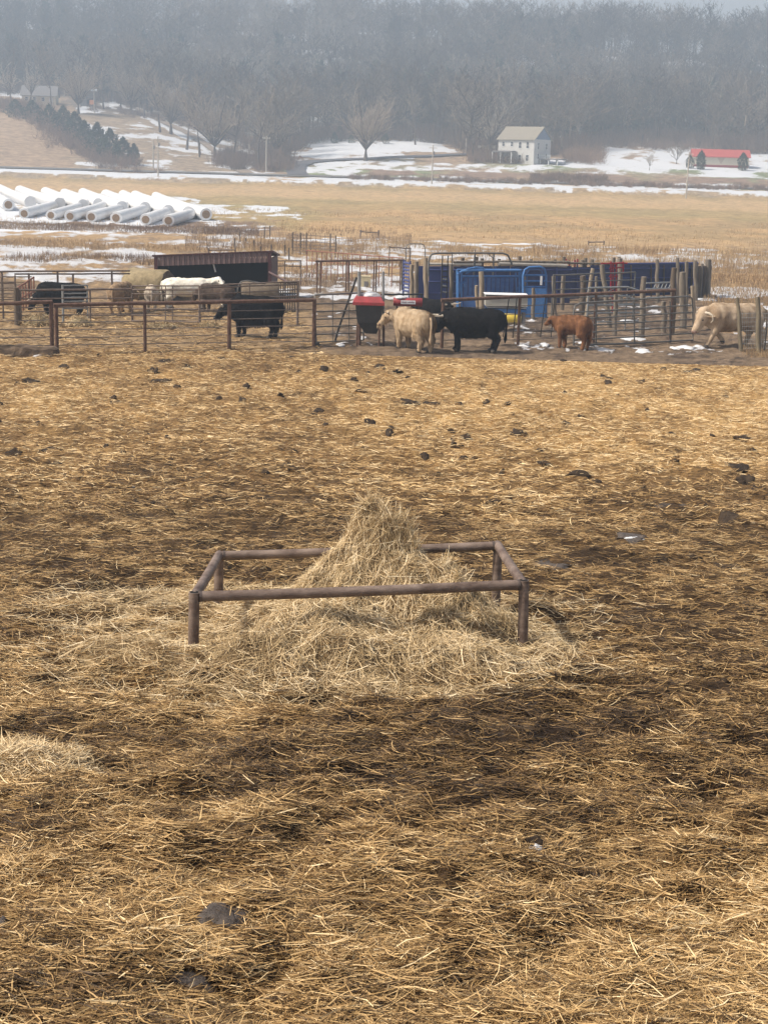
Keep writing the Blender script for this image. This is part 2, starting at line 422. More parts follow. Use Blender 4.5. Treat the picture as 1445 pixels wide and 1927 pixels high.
    for (ax, ay), (bx_, by) in zip(lane[:-1], lane[1:]):
        t_ = np.clip(((pu - ax) * (bx_ - ax) + (pv2 - ay) * (by - ay)) / ((bx_ - ax) ** 2 + (by - ay) ** 2), 0, 1); dl_ = np.minimum(dl_, np.hypot(pu - ax - t_ * (bx_ - ax), (pv2 - ay - t_ * (by - ay)) * 1.3))
    sn(far * sst(17, 10, dl_), fin * .4 + n1 * .6, .40, .06)
    # forest floor on the hill
    ff = np.where(px < 140, 200, np.where(px < 490, 236, np.where(px < 860, 255, np.where(px < 1090, 282, 250))))
    wood = sst(ff + 3, ff - 9, r)
    put((.15, .118, .09), wood)
    snow = snow * (1 - wood)
    sn(wood, fbm(x / 14, y / 18, 97, 3), .60, .05)
    sn(far * pxb(-60, 22, 6) * band(178, 200, 4), n3 * 0 + 1, .4)
    return C, snow
def terrain_mat(name, nscale, bump, sn_col=(.62, .635, .665), s0=.38, s1=.66):
    m = bpy.data.materials.new(name); m.use_nodes = True
    n = m.node_tree; L = n.links; b = n.nodes['Principled BSDF']; b.inputs['Roughness'].default_value = .95; b.inputs['Specular IOR Level'].default_value = .1
    ca = n.nodes.new('ShaderNodeAttribute'); ca.attribute_name = 'soil'
    sa = n.nodes.new('ShaderNodeAttribute'); sa.attribute_name = 'snow'
    tc = n.nodes.new('ShaderNodeTexCoord')
    nz = n.nodes.new('ShaderNodeTexNoise'); nz.inputs['Scale'].default_value = nscale; nz.inputs['Detail'].default_value = 8; nz.inputs['Roughness'].default_value = .7
    L.new(tc.outputs['Object'], nz.inputs['Vector'])
    mp = n.nodes.new('ShaderNodeMapRange'); mp.inputs[1].default_value = .3; mp.inputs[2].default_value = .7; mp.inputs[3].default_value = .5; mp.inputs[4].default_value = 1.5
    L.new(nz.outputs[0], mp.inputs[0])
    mul = n.nodes.new('ShaderNodeVectorMath'); mul.operation = 'SCALE'; L.new(ca.outputs['Color'], mul.inputs[0]); L.new(mp.outputs[0], mul.inputs['Scale'])
    ad = n.nodes.new('ShaderNodeMath'); ad.operation = 'MULTIPLY_ADD'; ad.inputs[1].default_value = 2.2; ad.inputs[2].default_value = -1.12
    nf = n.nodes.new('ShaderNodeTexNoise'); nf.inputs['Scale'].default_value = nscale * 1.7; nf.inputs['Detail'].default_value = 9; nf.inputs['Roughness'].default_value = .8
    L.new(tc.outputs['Object'], nf.inputs['Vector']); L.new(nf.outputs[0], ad.inputs[0])
    s2 = n.nodes.new('ShaderNodeMath'); s2.operation = 'ADD'; L.new(ad.outputs[0], s2.inputs[0]); L.new(sa.outputs['Fac'], s2.inputs[1])
    rg = n.nodes.new('ShaderNodeMapRange'); rg.inputs[1].default_value = s0; rg.inputs[2].default_value = s1; L.new(s2.outputs[0], rg.inputs[0])
    mx = n.nodes.new('ShaderNodeMix'); mx.data_type = 'RGBA'; mx.inputs['B'].default_value = (*sn_col, 1)
    L.new(rg.outputs[0], mx.inputs['Factor']); L.new(mul.outputs[0], mx.inputs['A']); L.new(mx.outputs['Result'], b.inputs['Base Color'])
    bp = n.nodes.new('ShaderNodeBump'); bp.inputs['Strength'].default_value = bump; bp.inputs['Distance'].default_value = .12
    L.new(nz.outputs[0], bp.inputs['Height']); L.new(bp.outputs[0], b.inputs['Normal'])
    return m
def sheet(name, ys, mat, amp):
    X, Y, Fq = strip_grid(US, ys, lambda y: np.maximum(y, 5.0))
    Z = hz(X, Y)
    C, S = terr(X, Y, Z)
    e = np.clip((Y - ys[0]) / 3, 0, 1) * np.clip((ys[-1] - Y) / 3, 0, 1)
    Zb = Z + amp(X, Y) * e
    o = npmesh(name, np.stack([X, Y, Zb], 1), Fq, mat, attrs={'soil': ('POINT', C), 'snow': ('POINT', S)}, smooth=True)
    return tag(o, kind='structure')
ya = rows(662, 440, 1.3, 40, 140); ya = np.concatenate([[44.0], ya[(ya > 44.3) & (ya < 118)], [118.0]])
yb = rows(460, 330, .8, 100, 320); yb = np.concatenate([[118.0], yb[(yb > 118.5) & (yb < 301)], [302.0]])
yc = np.concatenate([np.arange(302, 420, 1.0), np.arange(420, 800, 6.0)])
m_near_soil = terrain_mat('trodden_soil', 3.0, 1.0, (.56, .56, .575), .34, .80); m_field_soil = terrain_mat('dry_field', .9, .5); m_hill_soil = terrain_mat('hillside_soil', .5, .5)
sheet('paddock_ground', ya, m_near_soil, lambda x, y: .16 * (fbm(x * 1.3, y * 1.3, 71, 4) - .5) + .12 * (fbm(x * 5, y * 4, 72, 3) - .5))
sheet('field', yb, m_field_soil, lambda x, y: .25 * (fbm(x / 5, y / 5, 73, 4) - .5))
sheet('hillside', yc, m_hill_soil, lambda x, y: np.interp(y, [300, 345, 400], [.12, .2, .7]) * (fbm(x / 8, y / 8, 79, 3) - .5))

# ------------------------------------------------------------------ straw: thin curved ribbons
def ribbons(P0, yaw, pitch, L, wd, curl, tone, segs=3, roll=None):
    """P0 (n,3) mid points; returns verts, quads, tone per vertex"""
    n = len(P0)
    t = np.linspace(-.5, .5, segs + 1)
    ang = yaw[:, None] + curl[:, None] * t[None, :] * 2
    step = L[:, None] / segs
    dx = np.cos(ang) * np.cos(pitch)[:, None]; dy = np.sin(ang) * np.cos(pitch)[:, None]
    pz = np.sin(pitch)[:, None] * np.ones_like(dx) - (t[None, :] ** 2 * 1.2 - .1) * .25 * np.abs(curl)[:, None]
    def cum(d):
        a = np.cumsum((d[:, :-1] + d[:, 1:]) / 2 * step, 1); a = np.concatenate([np.zeros((n, 1)), a], 1); return a - a.mean(1, keepdims=True)
    cx, cy_, cz = cum(dx), cum(dy), cum(pz)
    if roll is None: roll = R.uniform(-1.1, 1.1, n)
    wx = -np.sin(ang) * np.cos(roll)[:, None]; wy = np.cos(ang) * np.cos(roll)[:, None]; wz = np.sin(roll)[:, None] * np.ones_like(wx)
    hw = (wd / 2)[:, None] * np.interp(np.abs(t), [0, .35, .5], [1, .9, .45])[None, :]
    c = np.stack([cx, cy_, cz], -1) + P0[:, None, :]
    w = np.stack([wx * hw, wy * hw, wz * hw], -1)
    V = np.stack([c - w, c + w], 2).reshape(-1, 3)
    b = (np.arange(n) * (segs + 1) * 2)[:, None] + (np.arange(segs) * 2)[None, :]
    Fq = np.stack([b, b + 1, b + 3, b + 2], -1).reshape(-1, 4)
    return V, Fq, np.repeat(tone, (segs + 1) * 2)
PARTSV, PARTSF, PARTST = [], [], []
BARE = [(418, 1754, 122, 42), (358, 1850, 104, 32), (3, 1766, 44, 30), (1002, 1605, 48, 26), (1035, 1072, 78, 18), (1188, 1019, 60, 16), (1264, 959, 74, 12), (1399, 911, 34, 26), (1388, 888, 44, 14), (1369, 987, 46, 17), (1361, 1303, 34, 20)]
def scatter_straw(n, y0, y1, pw, Lr, wr, lift, seed):
    rg = np.random.default_rng(seed)
    u = rg.random(n); y = (y0 ** pw + u * (y1 ** pw - y0 ** pw)) ** (1 / pw)
    pxr = rg.uniform(-190, 1640, n); x = (pxr - 722) / F * y
    tone = yard_tone(x, y)
    clump = fbm(x * 3.0, y * 3.0, 131, 3)
    if y0 > 40: pxx = 722 + x / y * 2800; tone = np.where(pxx < 600 - (y - 44) * 4, .42 + .4 * (fbm(x, y, 7, 3) - .5), 0); 
    qx, qy = proj(x, y, hz(x, y)); bare = np.ones(n, bool)
    for (bx_, by, bw, bh) in BARE: bare &= ((qx - bx_) / (bw * .5)) ** 2 + ((qy - by) / (bh * .55)) ** 2 > rg.uniform(.55, 1.1, n)
    keep = bare & (tone > .02) & (rg.random(n) < np.clip(.38 + tone * 1.0 + (clump - .5) * 1.6, .14, 1))
    x, y, tone, clump = x[keep], y[keep], tone[keep], clump[keep]; n = len(x)
    z = hz(x, y) + yard_bump(x, y) * np.clip((YARD_END - y) / 3, 0, 1) + rg.random(n) ** 2 * lift + .004
    yaw = np.where(rg.random(n) < .55, rg.normal(0, .45, n), fbm(x * 1.1, y * 1.1, 151, 3) * 9 + rg.normal(0, .85, n))
    pitch = rg.normal(0, .14, n) + (rg.random(n) < .06) * rg.uniform(.1, .7, n)
    L = rg.uniform(*Lr, n) * (.6 + .8 * rg.random(n)); wd = rg.uniform(*wr, n)
    curl = rg.normal(0, .55, n)
    tt = np.clip(tone + rg.normal(.02, .19, n) + (rg.random(n) < .12) * .25 + (clump - .5) * .35, .02, 1)
    V, Fq, T = ribbons(np.stack([x, y, z], 1), yaw, pitch, L, wd, curl, tt)
    off = sum(len(v) for v in PARTSV)
    PARTSV.append(V); PARTSF.append(Fq + off); PARTST.append(T)
scatter_straw(170000, 4.2, 9.5, 1.0, (.07, .20), (.0024, .0056), .03, 1)
scatter_straw(150000, 4.2, 11, 1.0, (.02, .07), (.0025, .006), .02, 6)
scatter_straw(190000, 9.0, 19, 1.0, (.07, .18), (.003, .0065), .035, 2)
scatter_straw(170000, 18, 43.8, .8, (.09, .22), (.006, .013), .04, 3)
scatter_straw(30000, 43.8, 58, .8, (.18, .36), (.012, .022), .03, 4)
m_straw = Mattr('straw', 'tone', STRAW_ST, rough=.6, spec=.25)
straw = npmesh('straw', np.concatenate(PARTSV), np.concatenate(PARTSF), m_straw, attrs={'tone': ('POINT', np.concatenate(PARTST))})
tag(straw, kind='stuff')

# ------------------------------------------------------------------ the pipe feeder and the heap of hay in it
m_rust = M('rusted_pipe', (.075, .045, .033), .6, (.26, .195, .155), 5, (1, 1, 2.2), bump=.5, spec=.4, detail=9, lo=.32, hi=.70)
m_weld = M('weld_metal', (.05, .035, .03), .5, (.12, .09, .075), 30, spec=.5)
m_rust2 = M('brown_pipe', (.085, .042, .028), .7, (.17, .10, .07), 9, spec=.3)
NL, NR, FL, FR = W(366, 1123, 10.6), W(985, 1100, 11.13), W(412, 1046, 12.25), W(937, 1027, 12.6)
fd = thing('pipe_feeder', 'low rusty pipe feeder frame standing round the heap of hay', 'hay feeder', (sum((p.x for p in (NL, NR, FL, FR))) / 4, 11.6, gz(0, 11.6)))
rp_ = .0395
def rail_(name, a, b, r=rp_, n=20):
    k = 12; pts = [a.lerp(b, i / k) + Vector((0, 0, -.006 * math.sin(math.pi * i / k))) for i in range(k + 1)]
    return part(name, m_rust, fd, 'tube', pts, r, n)
d1 = (NR - NL).normalized(); rail_('rail', NL + d1 * .04, NR - d1 * .04)
d2 = (FR - FL).normalized(); rail_('rail', FL + d2 * .03, FR - d2 * .03)
d3 = (FL - NL).normalized(); rail_('rail', NL + d3 * .0, FL + d3 * .045)
d4 = (FR - NR).normalized(); rail_('rail', NR + d4 * .0, FR + d4 * .045)
for p, top, ln in ((NL, .035, (-.01, 0)), (NR, .035, (.02, 0)), (FL, -.03, (0, 0)), (FR, -.03, (0, 0))):
    a = p + Vector((0, 0, top)); b = Vector((p.x + ln[0], p.y, gz(p.x, p.y) - .12))
    if top > 0: part('bore_shade', M('pipe_bore_shade', (.012, .010, .009), .9), fd, 'tube', [a + Vector((0, 0, .0006)), a + Vector((0, 0, .002))], rp_ * .84, 16)  # dark disc on the capped leg top, coloured as the shaded hollow
    lg = part('leg', m_rust, fd, 'tube', [a, a.lerp(b, .5), b], rp_ * 1.03, 20)
for a_, d_ in ((NL, d1), (NR, -d1), (FL, d2), (FR, -d2)):
    part('weld', m_weld, fd, 'tube', [a_ + d_ * .036, a_ + d_ * .056], [rp_ * 1.1, rp_ * 1.05], 16)
m_hay = Mattr('hay', 'tone', [(0, (.05, .033, .014)), (.3, (.20, .13, .06)), (.55, (.47, .34, .175)), (.8, (.68, .52, .31)), (1, (.84, .70, .47))], rough=.65, spec=.2)
gx = np.linspace(-2.9, 2.4, 230); gy = np.linspace(9.2, 13.4, 190)
XX, YY = np.meshgrid(gx, gy); hh = heap(XX, YY); x = XX.ravel(); y = YY.ravel(); hv = hh.ravel()
zz = hz(x, y) + yard_bump(x, y) + hv + .05 * (fbm(x * 9, y * 9, 201, 3) - .5) * (hv > .02)
i = np.arange(len(gy) - 1)[:, None] * len(gx) + np.arange(len(gx) - 1)[None, :]
Fq = np.stack([i, i + 1, i + len(gx) + 1, i + len(gx)], -1).reshape(-1, 4)
Fq = Fq[(hv[Fq] > .012).all(1)]
us, inv = np.unique(Fq, return_inverse=True); Fq = inv.reshape(-1, 4)
hp = thing('hay_heap', 'tall pointed heap of loose pale hay spilling out of the pipe feeder', 'hay heap', (0, 11.5, gz(0, 11.5)))
pinv = parent_inv(hp)
ht = np.clip(.26 + .5 * (fbm(x * 4, y * 4, 205, 4) - .5), 0, 1)[us]
o = npmesh('packed_hay', np.stack([x, y, zz], 1)[us], Fq, m_hay, hp, {'tone': ('POINT', ht)}, True); o.matrix_parent_inverse = pinv
def heap_strands(n, seed):
    rg = np.random.default_rng(seed)
    x = rg.uniform(-3.0, 2.5, n); y = rg.uniform(9.2, 13.2, n); h = heap(x, y); pq, pr = proj(x, y, hz(x, y)); halo = np.exp(-(((pq - 590) / 430) ** 4 + ((pr - 1215) / 130) ** 4)) * fbm(x * 2.2, y * 2.2, 209, 3)
    k = rg.random(n) < np.clip(h * 3.6 + .08 * (h > .01) + .62 * halo * (h < .02), 0, 1) ; x, y, h = x[k], y[k], h[k]; n = len(x)
    e = .04; gxx = (heap(x + e, y) - heap(x - e, y)) / (2 * e); gyy = (heap(x, y + e) - heap(x, y - e)) / (2 * e)
    g = np.hypot(gxx, gyy); down = np.arctan2(-gyy, -gxx)
    yaw = np.where(rg.random(n) < .55, down + rg.normal(0, .7, n), rg.uniform(0, 6.28, n))
    pitch = -np.arctan(g) * np.cos(yaw - down) * .85 + rg.normal(0, .25, n)
    top = sst(.45, .8, h) * (rg.random(n) < .4); pitch = np.where(top > .5, rg.uniform(.7, 1.4, n), pitch)
    z = hz(x, y) + yard_bump(x, y) + h + rg.random(n) ** 1.5 * .06
    L = rg.uniform(.10, .34, n); wd = rg.uniform(.0025, .0062, n)
    tt = np.clip(rg.normal(.63, .18, n) + .45 * (fbm(x * 3.2, y * 3.2, 207, 3) - .5) + (rg.random(n) < .12) * .25 - .10 * sst(10.6, 10.0, y), .05, 1)
    return ribbons(np.stack([x, y, z], 1), yaw, pitch, L, wd, rg.normal(0, .8, n), tt, 4)
V, Fq, T = heap_strands(170000, 11)
o = npmesh('loose_stalks', V, Fq, m_hay, hp, {'tone': ('POINT', T)}); o.matrix_parent_inverse = pinv; tag(o, kind='stuff')
# pale scrap of hay at the left
def scrap(name, label, px, py, rx, ry, n, hgt, seed, tone=.7):
    rg = np.random.default_rng(seed); c = G(px, py); t = thing(name, label, 'hay', c)
    a = rg.uniform(0, 6.28, n); q = np.sqrt(rg.random(n)); x = c.x + np.cos(a) * q * rx; y = c.y + np.sin(a) * q * ry
    z = hz(x, y) + yard_bump(x, y) + .012 + rg.random(n) * hgt * (1 - q * q)
    V, Fq, T = ribbons(np.stack([x, y, z], 1), rg.uniform(0, 6.28, n), rg.normal(0, .3, n), rg.uniform(.08, .26, n), rg.uniform(.0025, .0055, n), rg.normal(0, .8, n), np.clip(rg.normal(tone, .15, n), .1, 1), 4)
    o = npmesh('loose_stalks', V, Fq, m_hay, t, {'tone': ('POINT', T)}); o.matrix_parent_inverse = parent_inv(t); tag(o, kind='stuff')
scrap('hay_scrap', 'flattened scrap of bleached pale hay left of the feeder', 40, 1455, .42, .38, 2600, .05, 5, .70)
# ------------------------------------------------------------------ roads and lanes laid on the ground
m_road = M('worn_asphalt', (.13, .12, .115), .9, (.19, .175, .16), 1.5)
m_drive = M('dark_asphalt', (.085, .083, .095), .85, (.12, .115, .125), 1.0)
m_lane = M('gravel_lane', (.23, .175, .13), .95, (.33, .27, .22), .8)
def ribbon_road(name, pairs, mat, lift=.25, sub=14):
    vs = []; fs = []
    A = [(G(*a), G(*b)) for a, b in pairs]
    rowsn = []
    for k in range(len(A) - 1):
        for t in range(sub):
            f = t / sub; rowsn.append((A[k][0].lerp(A[k + 1][0], f), A[k][1].lerp(A[k + 1][1], f)))
    rowsn.append(A[-1])
    nc = 7
    for a, b in rowsn:
        for c in range(nc):
            p = a.lerp(b, c / (nc - 1)); vs.append((p.x, p.y, gz(p.x, p.y) + lift))
    for i in range(len(rowsn) - 1):
        for c in range(nc - 1):
            q = i * nc + c; fs.append((q, q + 1, q + nc + 1, q + nc))
    o = npmesh(name, vs, fs, mat, smooth=True); return tag(o, kind='structure')
def rr(px, r): return (px, r + (px - 722) * .028)
ribbon_road('road', [(rr(px, 337.6), rr(px, 334.6)) for px in range(-260, 1761, 80)], m_road, .2, 3)
ribbon_road('driveway', [((541, 331), (582, 332)), ((538, 322), (574, 322)), ((541, 313), (578, 313)), ((556, 306), (592, 308)), ((585, 303.5), (625, 305)), ((690, 299), (700, 301.5)), ((800, 294), (805, 297)), ((890, 290), (890, 293)), ((955, 287), (955, 290))], m_drive, .3, 8)
ribbon_road('farm_lane', [((452, 328), (480, 328)), ((425, 310), (440, 308)), ((395, 285), (405, 281)), ((365, 262), (373, 257)), ((300, 232), (305, 226)), ((255, 208), (258, 203))], m_lane, .3, 8)

# ------------------------------------------------------------------ bare trees
def limb_tree(rg, Ht, spread, trunk_h, n_limb, n_sub, n_twig, up=.55, thick=.022, vase=False, twl=1.0):
    """segments (p0, p1, r0, r1, level) of a leafless tree"""
    segs = []
    def chain(p, d, L, r, k, bend, lev):
        pts = [p]; d = d / np.linalg.norm(d)
        for i in range(k):
            d = d + rg.normal(0, bend, 3) + np.array([0, 0, .05 * lev]); d /= np.linalg.norm(d)
            q = pts[-1] + d * L / k
            segs.append((pts[-1], q, r * (1 - .75 * i / k), r * (1 - .75 * (i + 1) / k), lev)); pts.append(q)
        return np.array(pts), d
    r0 = Ht * thick
    tr, _ = chain(np.zeros(3), np.array([rg.normal(0, .04), rg.normal(0, .04), 1.]), Ht * trunk_h, r0 * 1.25, 3, .03, 0)
    lead, _ = chain(tr[-1], np.array([rg.normal(0, .1), rg.normal(0, .1), 1.]), Ht * (1 - trunk_h) * .85, r0 * .8, 5, .10, 0)
    for k in range(n_limb):
        f = k / max(n_limb - 1, 1); az = k * 2.4 + rg.normal(0, .35)
        if vase: base = tr[-1] * (.9 + .1 * f); el = rg.uniform(.75, 1.25)
        else:
            s = f * .8 * (len(lead) - 1); i = int(s); base = lead[i] + (lead[min(i + 1, len(lead) - 1)] - lead[i]) * (s - i); el = rg.uniform(.15, .75) + .45 * f
        Ll = spread * (rg.uniform(.85, 1.1)) * (1 - .45 * f if not vase else rg.uniform(.9, 1.45))
        d = np.array([math.cos(az) * math.cos(el), math.sin(az) * math.cos(el), math.sin(el)])
        lp, _ = chain(base, d, Ll, r0 * (.5 if not vase else .42) * (1 - .4 * f), 4, .13, 1)
        for j in range(n_sub):
            s = (.2 + .8 * (j + rg.random()) / n_sub) * (len(lp) - 1); i = min(int(s), len(lp) - 2); b2 = lp[i] + (lp[i + 1] - lp[i]) * (s - i)
            d2 = (lp[i + 1] - lp[i]); d2 = d2 / np.linalg.norm(d2) + rg.normal(0, .6, 3); d2[2] += up * .6
            sp, _ = chain(b2, d2, Ll * rg.uniform(.28, .5), r0 * .15, 2, .15, 2)
            for q in range(n_twig):
                b3 = sp[0] + (sp[-1] - sp[0]) * rg.uniform(.15, 1); d3 = (sp[-1] - sp[0]); d3 = d3 / np.linalg.norm(d3) + rg.normal(0, .75, 3); d3[2] += up * .5
                chain(b3, d3, Ll * rg.uniform(.12, .26) * twl, r0 * .055, 1, 0, 3)
    return segs
def seg_ribbons(segs, rg, wmin=.03, wk=1.0):
    A = np.array([s[0] for s in segs]); B = np.array([s[1] for s in segs]); ra = np.array([s[2] for s in segs]); rb = np.array([s[3] for s in segs])
    d = B - A; d /= np.linalg.norm(d, axis=1)[:, None] + 1e-9
    a = rg.normal(0, 1, A.shape); w = np.cross(d, a); w /= np.linalg.norm(w, axis=1)[:, None] + 1e-9
    ra = np.maximum(ra * wk, wmin / 2)[:, None]; rb = np.maximum(rb * wk, wmin / 3)[:, None]
    V = np.stack([A - w * ra, A + w * ra, B + w * rb, B - w * rb], 1).reshape(-1, 3)
    Fq = np.arange(len(segs) * 4).reshape(-1, 4)
    return V, Fq
def seg_tubes(segs, n=5):
    V = []; Fq = []
    for (a, b, r0, r1, lv) in segs:
        d = b - a; d = d / (np.linalg.norm(d) + 1e-9); u = np.cross(d, [1, 0, 0] if abs(d[0]) < .8 else [0, 1, 0]); u /= np.linalg.norm(u); w = np.cross(d, u)
        k0 = len(V)
        for p, r in ((a, r0), (b + d * r1 * .3, r1)):
            for k in range(n): t = 2 * math.pi * k / n; V.append(p + (u * math.cos(t) + w * math.sin(t)) * r)
        Fq += [(k0 + k, k0 + (k + 1) % n, k0 + n + (k + 1) % n, k0 + n + k) for k in range(n)]
    return np.array(V), np.array(Fq)
TREE_ST = [(0, (.055, .045, .036)), (.3, (.105, .085, .064)), (.6, (.15, .122, .094)), (.85, (.205, .16, .122)), (1, (.27, .245, .215))]
m_bark = M('bark', (.07, .052, .042), .95, (.14, .11, .09), 3)
m_twig = Mattr('bare_twigs', 'tone', [(p_, tuple(min(1, c_ * 1.75) for c_ in q_)) for p_, q_ in TREE_ST], .9, .1)
m_wood = Mattr('bare_wood', 'tone', TREE_ST, .9, .1)
def cedar_pts(rg, Ht, rad, n, shape=.75):
    """leaf clump quads of a dense evergreen"""
    t = rg.random(n) ** .8; a = rg.uniform(0, 6.283, n)
    prof = np.interp(t, [0, .08, .3, .7, 1], [.55, .95, 1, shape * .75, .06])
    q = rad * prof * (.55 + .45 * rg.random(n) ** .5) * (1 + .22 * np.sin(a * 3 + t * 9) + .15 * np.sin(a * 5 - t * 14))
    P = np.stack([np.cos(a) * q, np.sin(a) * q, t * Ht], 1)
    s = Ht * .05 * max(1, (1300 / n) ** .5) * rg.uniform(.5, 1.3, n)[:, None]
    u = rg.normal(0, 1, (n, 3)); u /= np.linalg.norm(u, axis=1)[:, None]; w = np.cross(u, rg.normal(0, 1, (n, 3))); w /= np.linalg.norm(w, axis=1)[:, None]
    w[:, 2] += .5
    V = np.stack([P - u * s * .45, P + w * s * .2 + u * s * .45, P + w * s * 1.5, P - w * s * .1 - u * s * .6], 1).reshape(-1, 3)
    return V, np.arange(n * 4).reshape(-1, 4), np.repeat(rg.random(n), 4)
CED_ST = [(0, (.022, .034, .022)), (.5, (.038, .056, .034)), (1, (.066, .088, .05))]
m_cedar = Mattr('evergreen_needles', 'tone', CED_ST, .85, .15)

# ---- the wood on the hill: one mass
rg = np.random.default_rng(3)
protos = []
for k in range(9):
    Ht = 1.0
    sg = limb_tree(rg, 1.0, rg.uniform(.24, .38), rg.uniform(.22, .4), 12, 5, 4, thick=.012)
    V, Fq = seg_ribbons(sg, rg, .0046)
    protos.append((V, Fq))
WV, WF, WT = [], [], []; off = 0
def wood_front(px):
    return np.interp(px, [-300, 60, 110, 140, 200, 300, 420, 500, 560, 700, 830, 870, 960, 1080, 1110, 1290, 1330, 1800],
                     [470, 470, 462, 452, 452, 430, 392, 352, 398, 404, 396, 360, 368, 380, 402, 402, 392, 392])
NT = 4200
px_ = rg.uniform(-230, 1700, NT); yy_ = 345 + (690 - 345) * rg.random(NT) ** 1.0
keep = yy_ > wood_front(px_) + rg.uniform(0, 8, NT)
px_, yy_ = px_[keep], yy_[keep]
for k in range(len(px_)):
    x, y = (px_[k] - 722) / F * .975 * yy_[k], yy_[k]; z = gz(x, y)
    V, Fq = protos[rg.integers(len(protos))]
    Ht = rg.uniform(10, 21) * (1.1 if y > 590 else 1); a = rg.uniform(0, 6.28); wd = rg.uniform(1.0, 1.7)
    c, s = math.cos(a), math.sin(a)
    P = np.stack([(V[:, 0] * c - V[:, 1] * s) * Ht * wd + x, (V[:, 0] * s + V[:, 1] * c) * Ht * wd + y, V[:, 2] * Ht + z - .3], 1)
    WV.append(P); WF.append(Fq + off); off += len(P)
    n3 = float(fbm(np.array(x / 30), np.array(y / 30), 301, 3)); WT.append(np.full(len(P), np.clip(.45 + (n3 - .5) * 1.9 + rg.normal(0, .24), 0, 1)))
woods = npmesh('woods', np.concatenate(WV), np.concatenate(WF), m_wood, attrs={'tone': ('POINT', np.concatenate(WT))})
tag(woods, kind='stuff')
# evergreens among the wood, too far to count one by one
WV, WF, WT = [], [], []; off = 0
for k in range(520):
    px = rg.uniform(-200, 1700); y = rg.uniform(420, 660)
    if y < float(wood_front(px)) + 10: continue
    x = (px - 722) / F * .975 * y
    if fbm(np.array(x / 45), np.array(y / 45), 311, 2) < .47: continue
    Ht = rg.uniform(8, 15); V, Fq, T = cedar_pts(rg, Ht, Ht * rg.uniform(.16, .24), 380)
    WV.append(V + np.array([x, y, gz(x, y)])); WF.append(Fq + off); off += len(V); WT.append(T)
tag(npmesh('evergreen_undergrowth', np.concatenate(WV), np.concatenate(WF), m_cedar, attrs={'tone': ('POINT', np.concatenate(WT))}), kind='stuff')
# brush along the road, by the houses and on the bank
BR_ST = [(0, (.10, .07, .055)), (.5, (.20, .135, .10)), (1, (.30, .20, .145))]
m_brush = Mattr('dead_brush', 'tone', BR_ST, .95, .1)
BV, BF, BT = [], [], []; off = 0
def brush(pts, hgt, n, seed, tone=.5, wdt=.06):
    global off
    rg = np.random.default_rng(seed)
    for (x, y) in pts:
        m = n; h = hgt * rg.uniform(.6, 1.25); z = gz(x, y)
        a = rg.uniform(0, 6.28, m); el = rg.uniform(.5, 1.5, m); L = h * rg.uniform(.5, 1.05, m); b = rg.normal(0, h * .3, (m, 2))
        A = np.stack([x + b[:, 0], y + b[:, 1], np.full(m, z) + rg.random(m) * h * .3], 1)
        D = np.stack([np.cos(a) * np.cos(el), np.sin(a) * np.cos(el), np.sin(el)], 1)
        B = A + D * L[:, None]; w = np.cross(D, rg.normal(0, 1, (m, 3))); w /= np.linalg.norm(w, axis=1)[:, None]; w *= wdt / 2
        V = np.stack([A - w, A + w, B + w * .3, B - w * .3], 1).reshape(-1, 3)
        BV.append(V); BF.append(np.arange(m * 4).reshape(-1, 4) + off); off += len(V); BT.append(np.clip(np.full(m * 4, tone + rg.normal(0, .12)) + np.repeat(rg.normal(0, .1, m), 4), 0, 1))
def pxy(px, y): return ((px - 722) / F * .975 * y, y)
rg = np.random.default_rng(17)
brush([pxy(rg.uniform(640, 1470), rg.uniform(309, 318)) for _ in range(230)], 1.1, 45, 21, .55)
brush([pxy(rg.uniform(985, 1120), rg.uniform(318, 326)) for _ in range(60)], 1.7, 60, 22, .45)
brush([pxy(rg.uniform(390, 530), rg.uniform(330, 372)) for _ in range(150)], 2.6, 60, 23, .35)
brush([pxy(rg.uniform(860, 985), rg.uniform(352, 372)) for _ in range(120)], 2.4, 60, 24, .5)
brush([pxy(rg.uniform(1040, 1110), rg.uniform(352, 400)) for _ in range(90)], 2.4, 60, 25, .75)
brush([pxy(rg.uniform(1090, 1480), rg.uniform(396, 425)) for _ in range(160)], 2.6, 60, 26, .5)
def bank():
    f = rg.random(); px = 5 + 235 * f + rg.normal(0, 22); y = np.interp(f, [0, .3, .7, 1], [430, 395, 345, 318]) + rg.normal(0, 7)
    return pxy(px - 18, y)
brush([bank() for _ in range(260)], 2.6, 70, 27, .62)
brush([pxy(rg.uniform(150, 480), rg.uniform(420, 440)) for _ in range(60)], 2, 50, 28, .5)
brush([(lambda p: pxy(p, float(wood_front(p)) + rg.uniform(4, 38)))(rg.uniform(480, 1500)) for _ in range(520)], 4.2, 60, 29, .3, .10)
brush([(lambda p: pxy(p, float(wood_front(p)) + rg.uniform(10, 40)))(rg.uniform(-60, 480)) for _ in range(200)], 3.6, 60, 30, .3, .10)
tag(npmesh('roadside_brush', np.concatenate(BV), np.concatenate(BF), m_brush, attrs={'tone': ('POINT', np.concatenate(BT))}), kind='stuff')

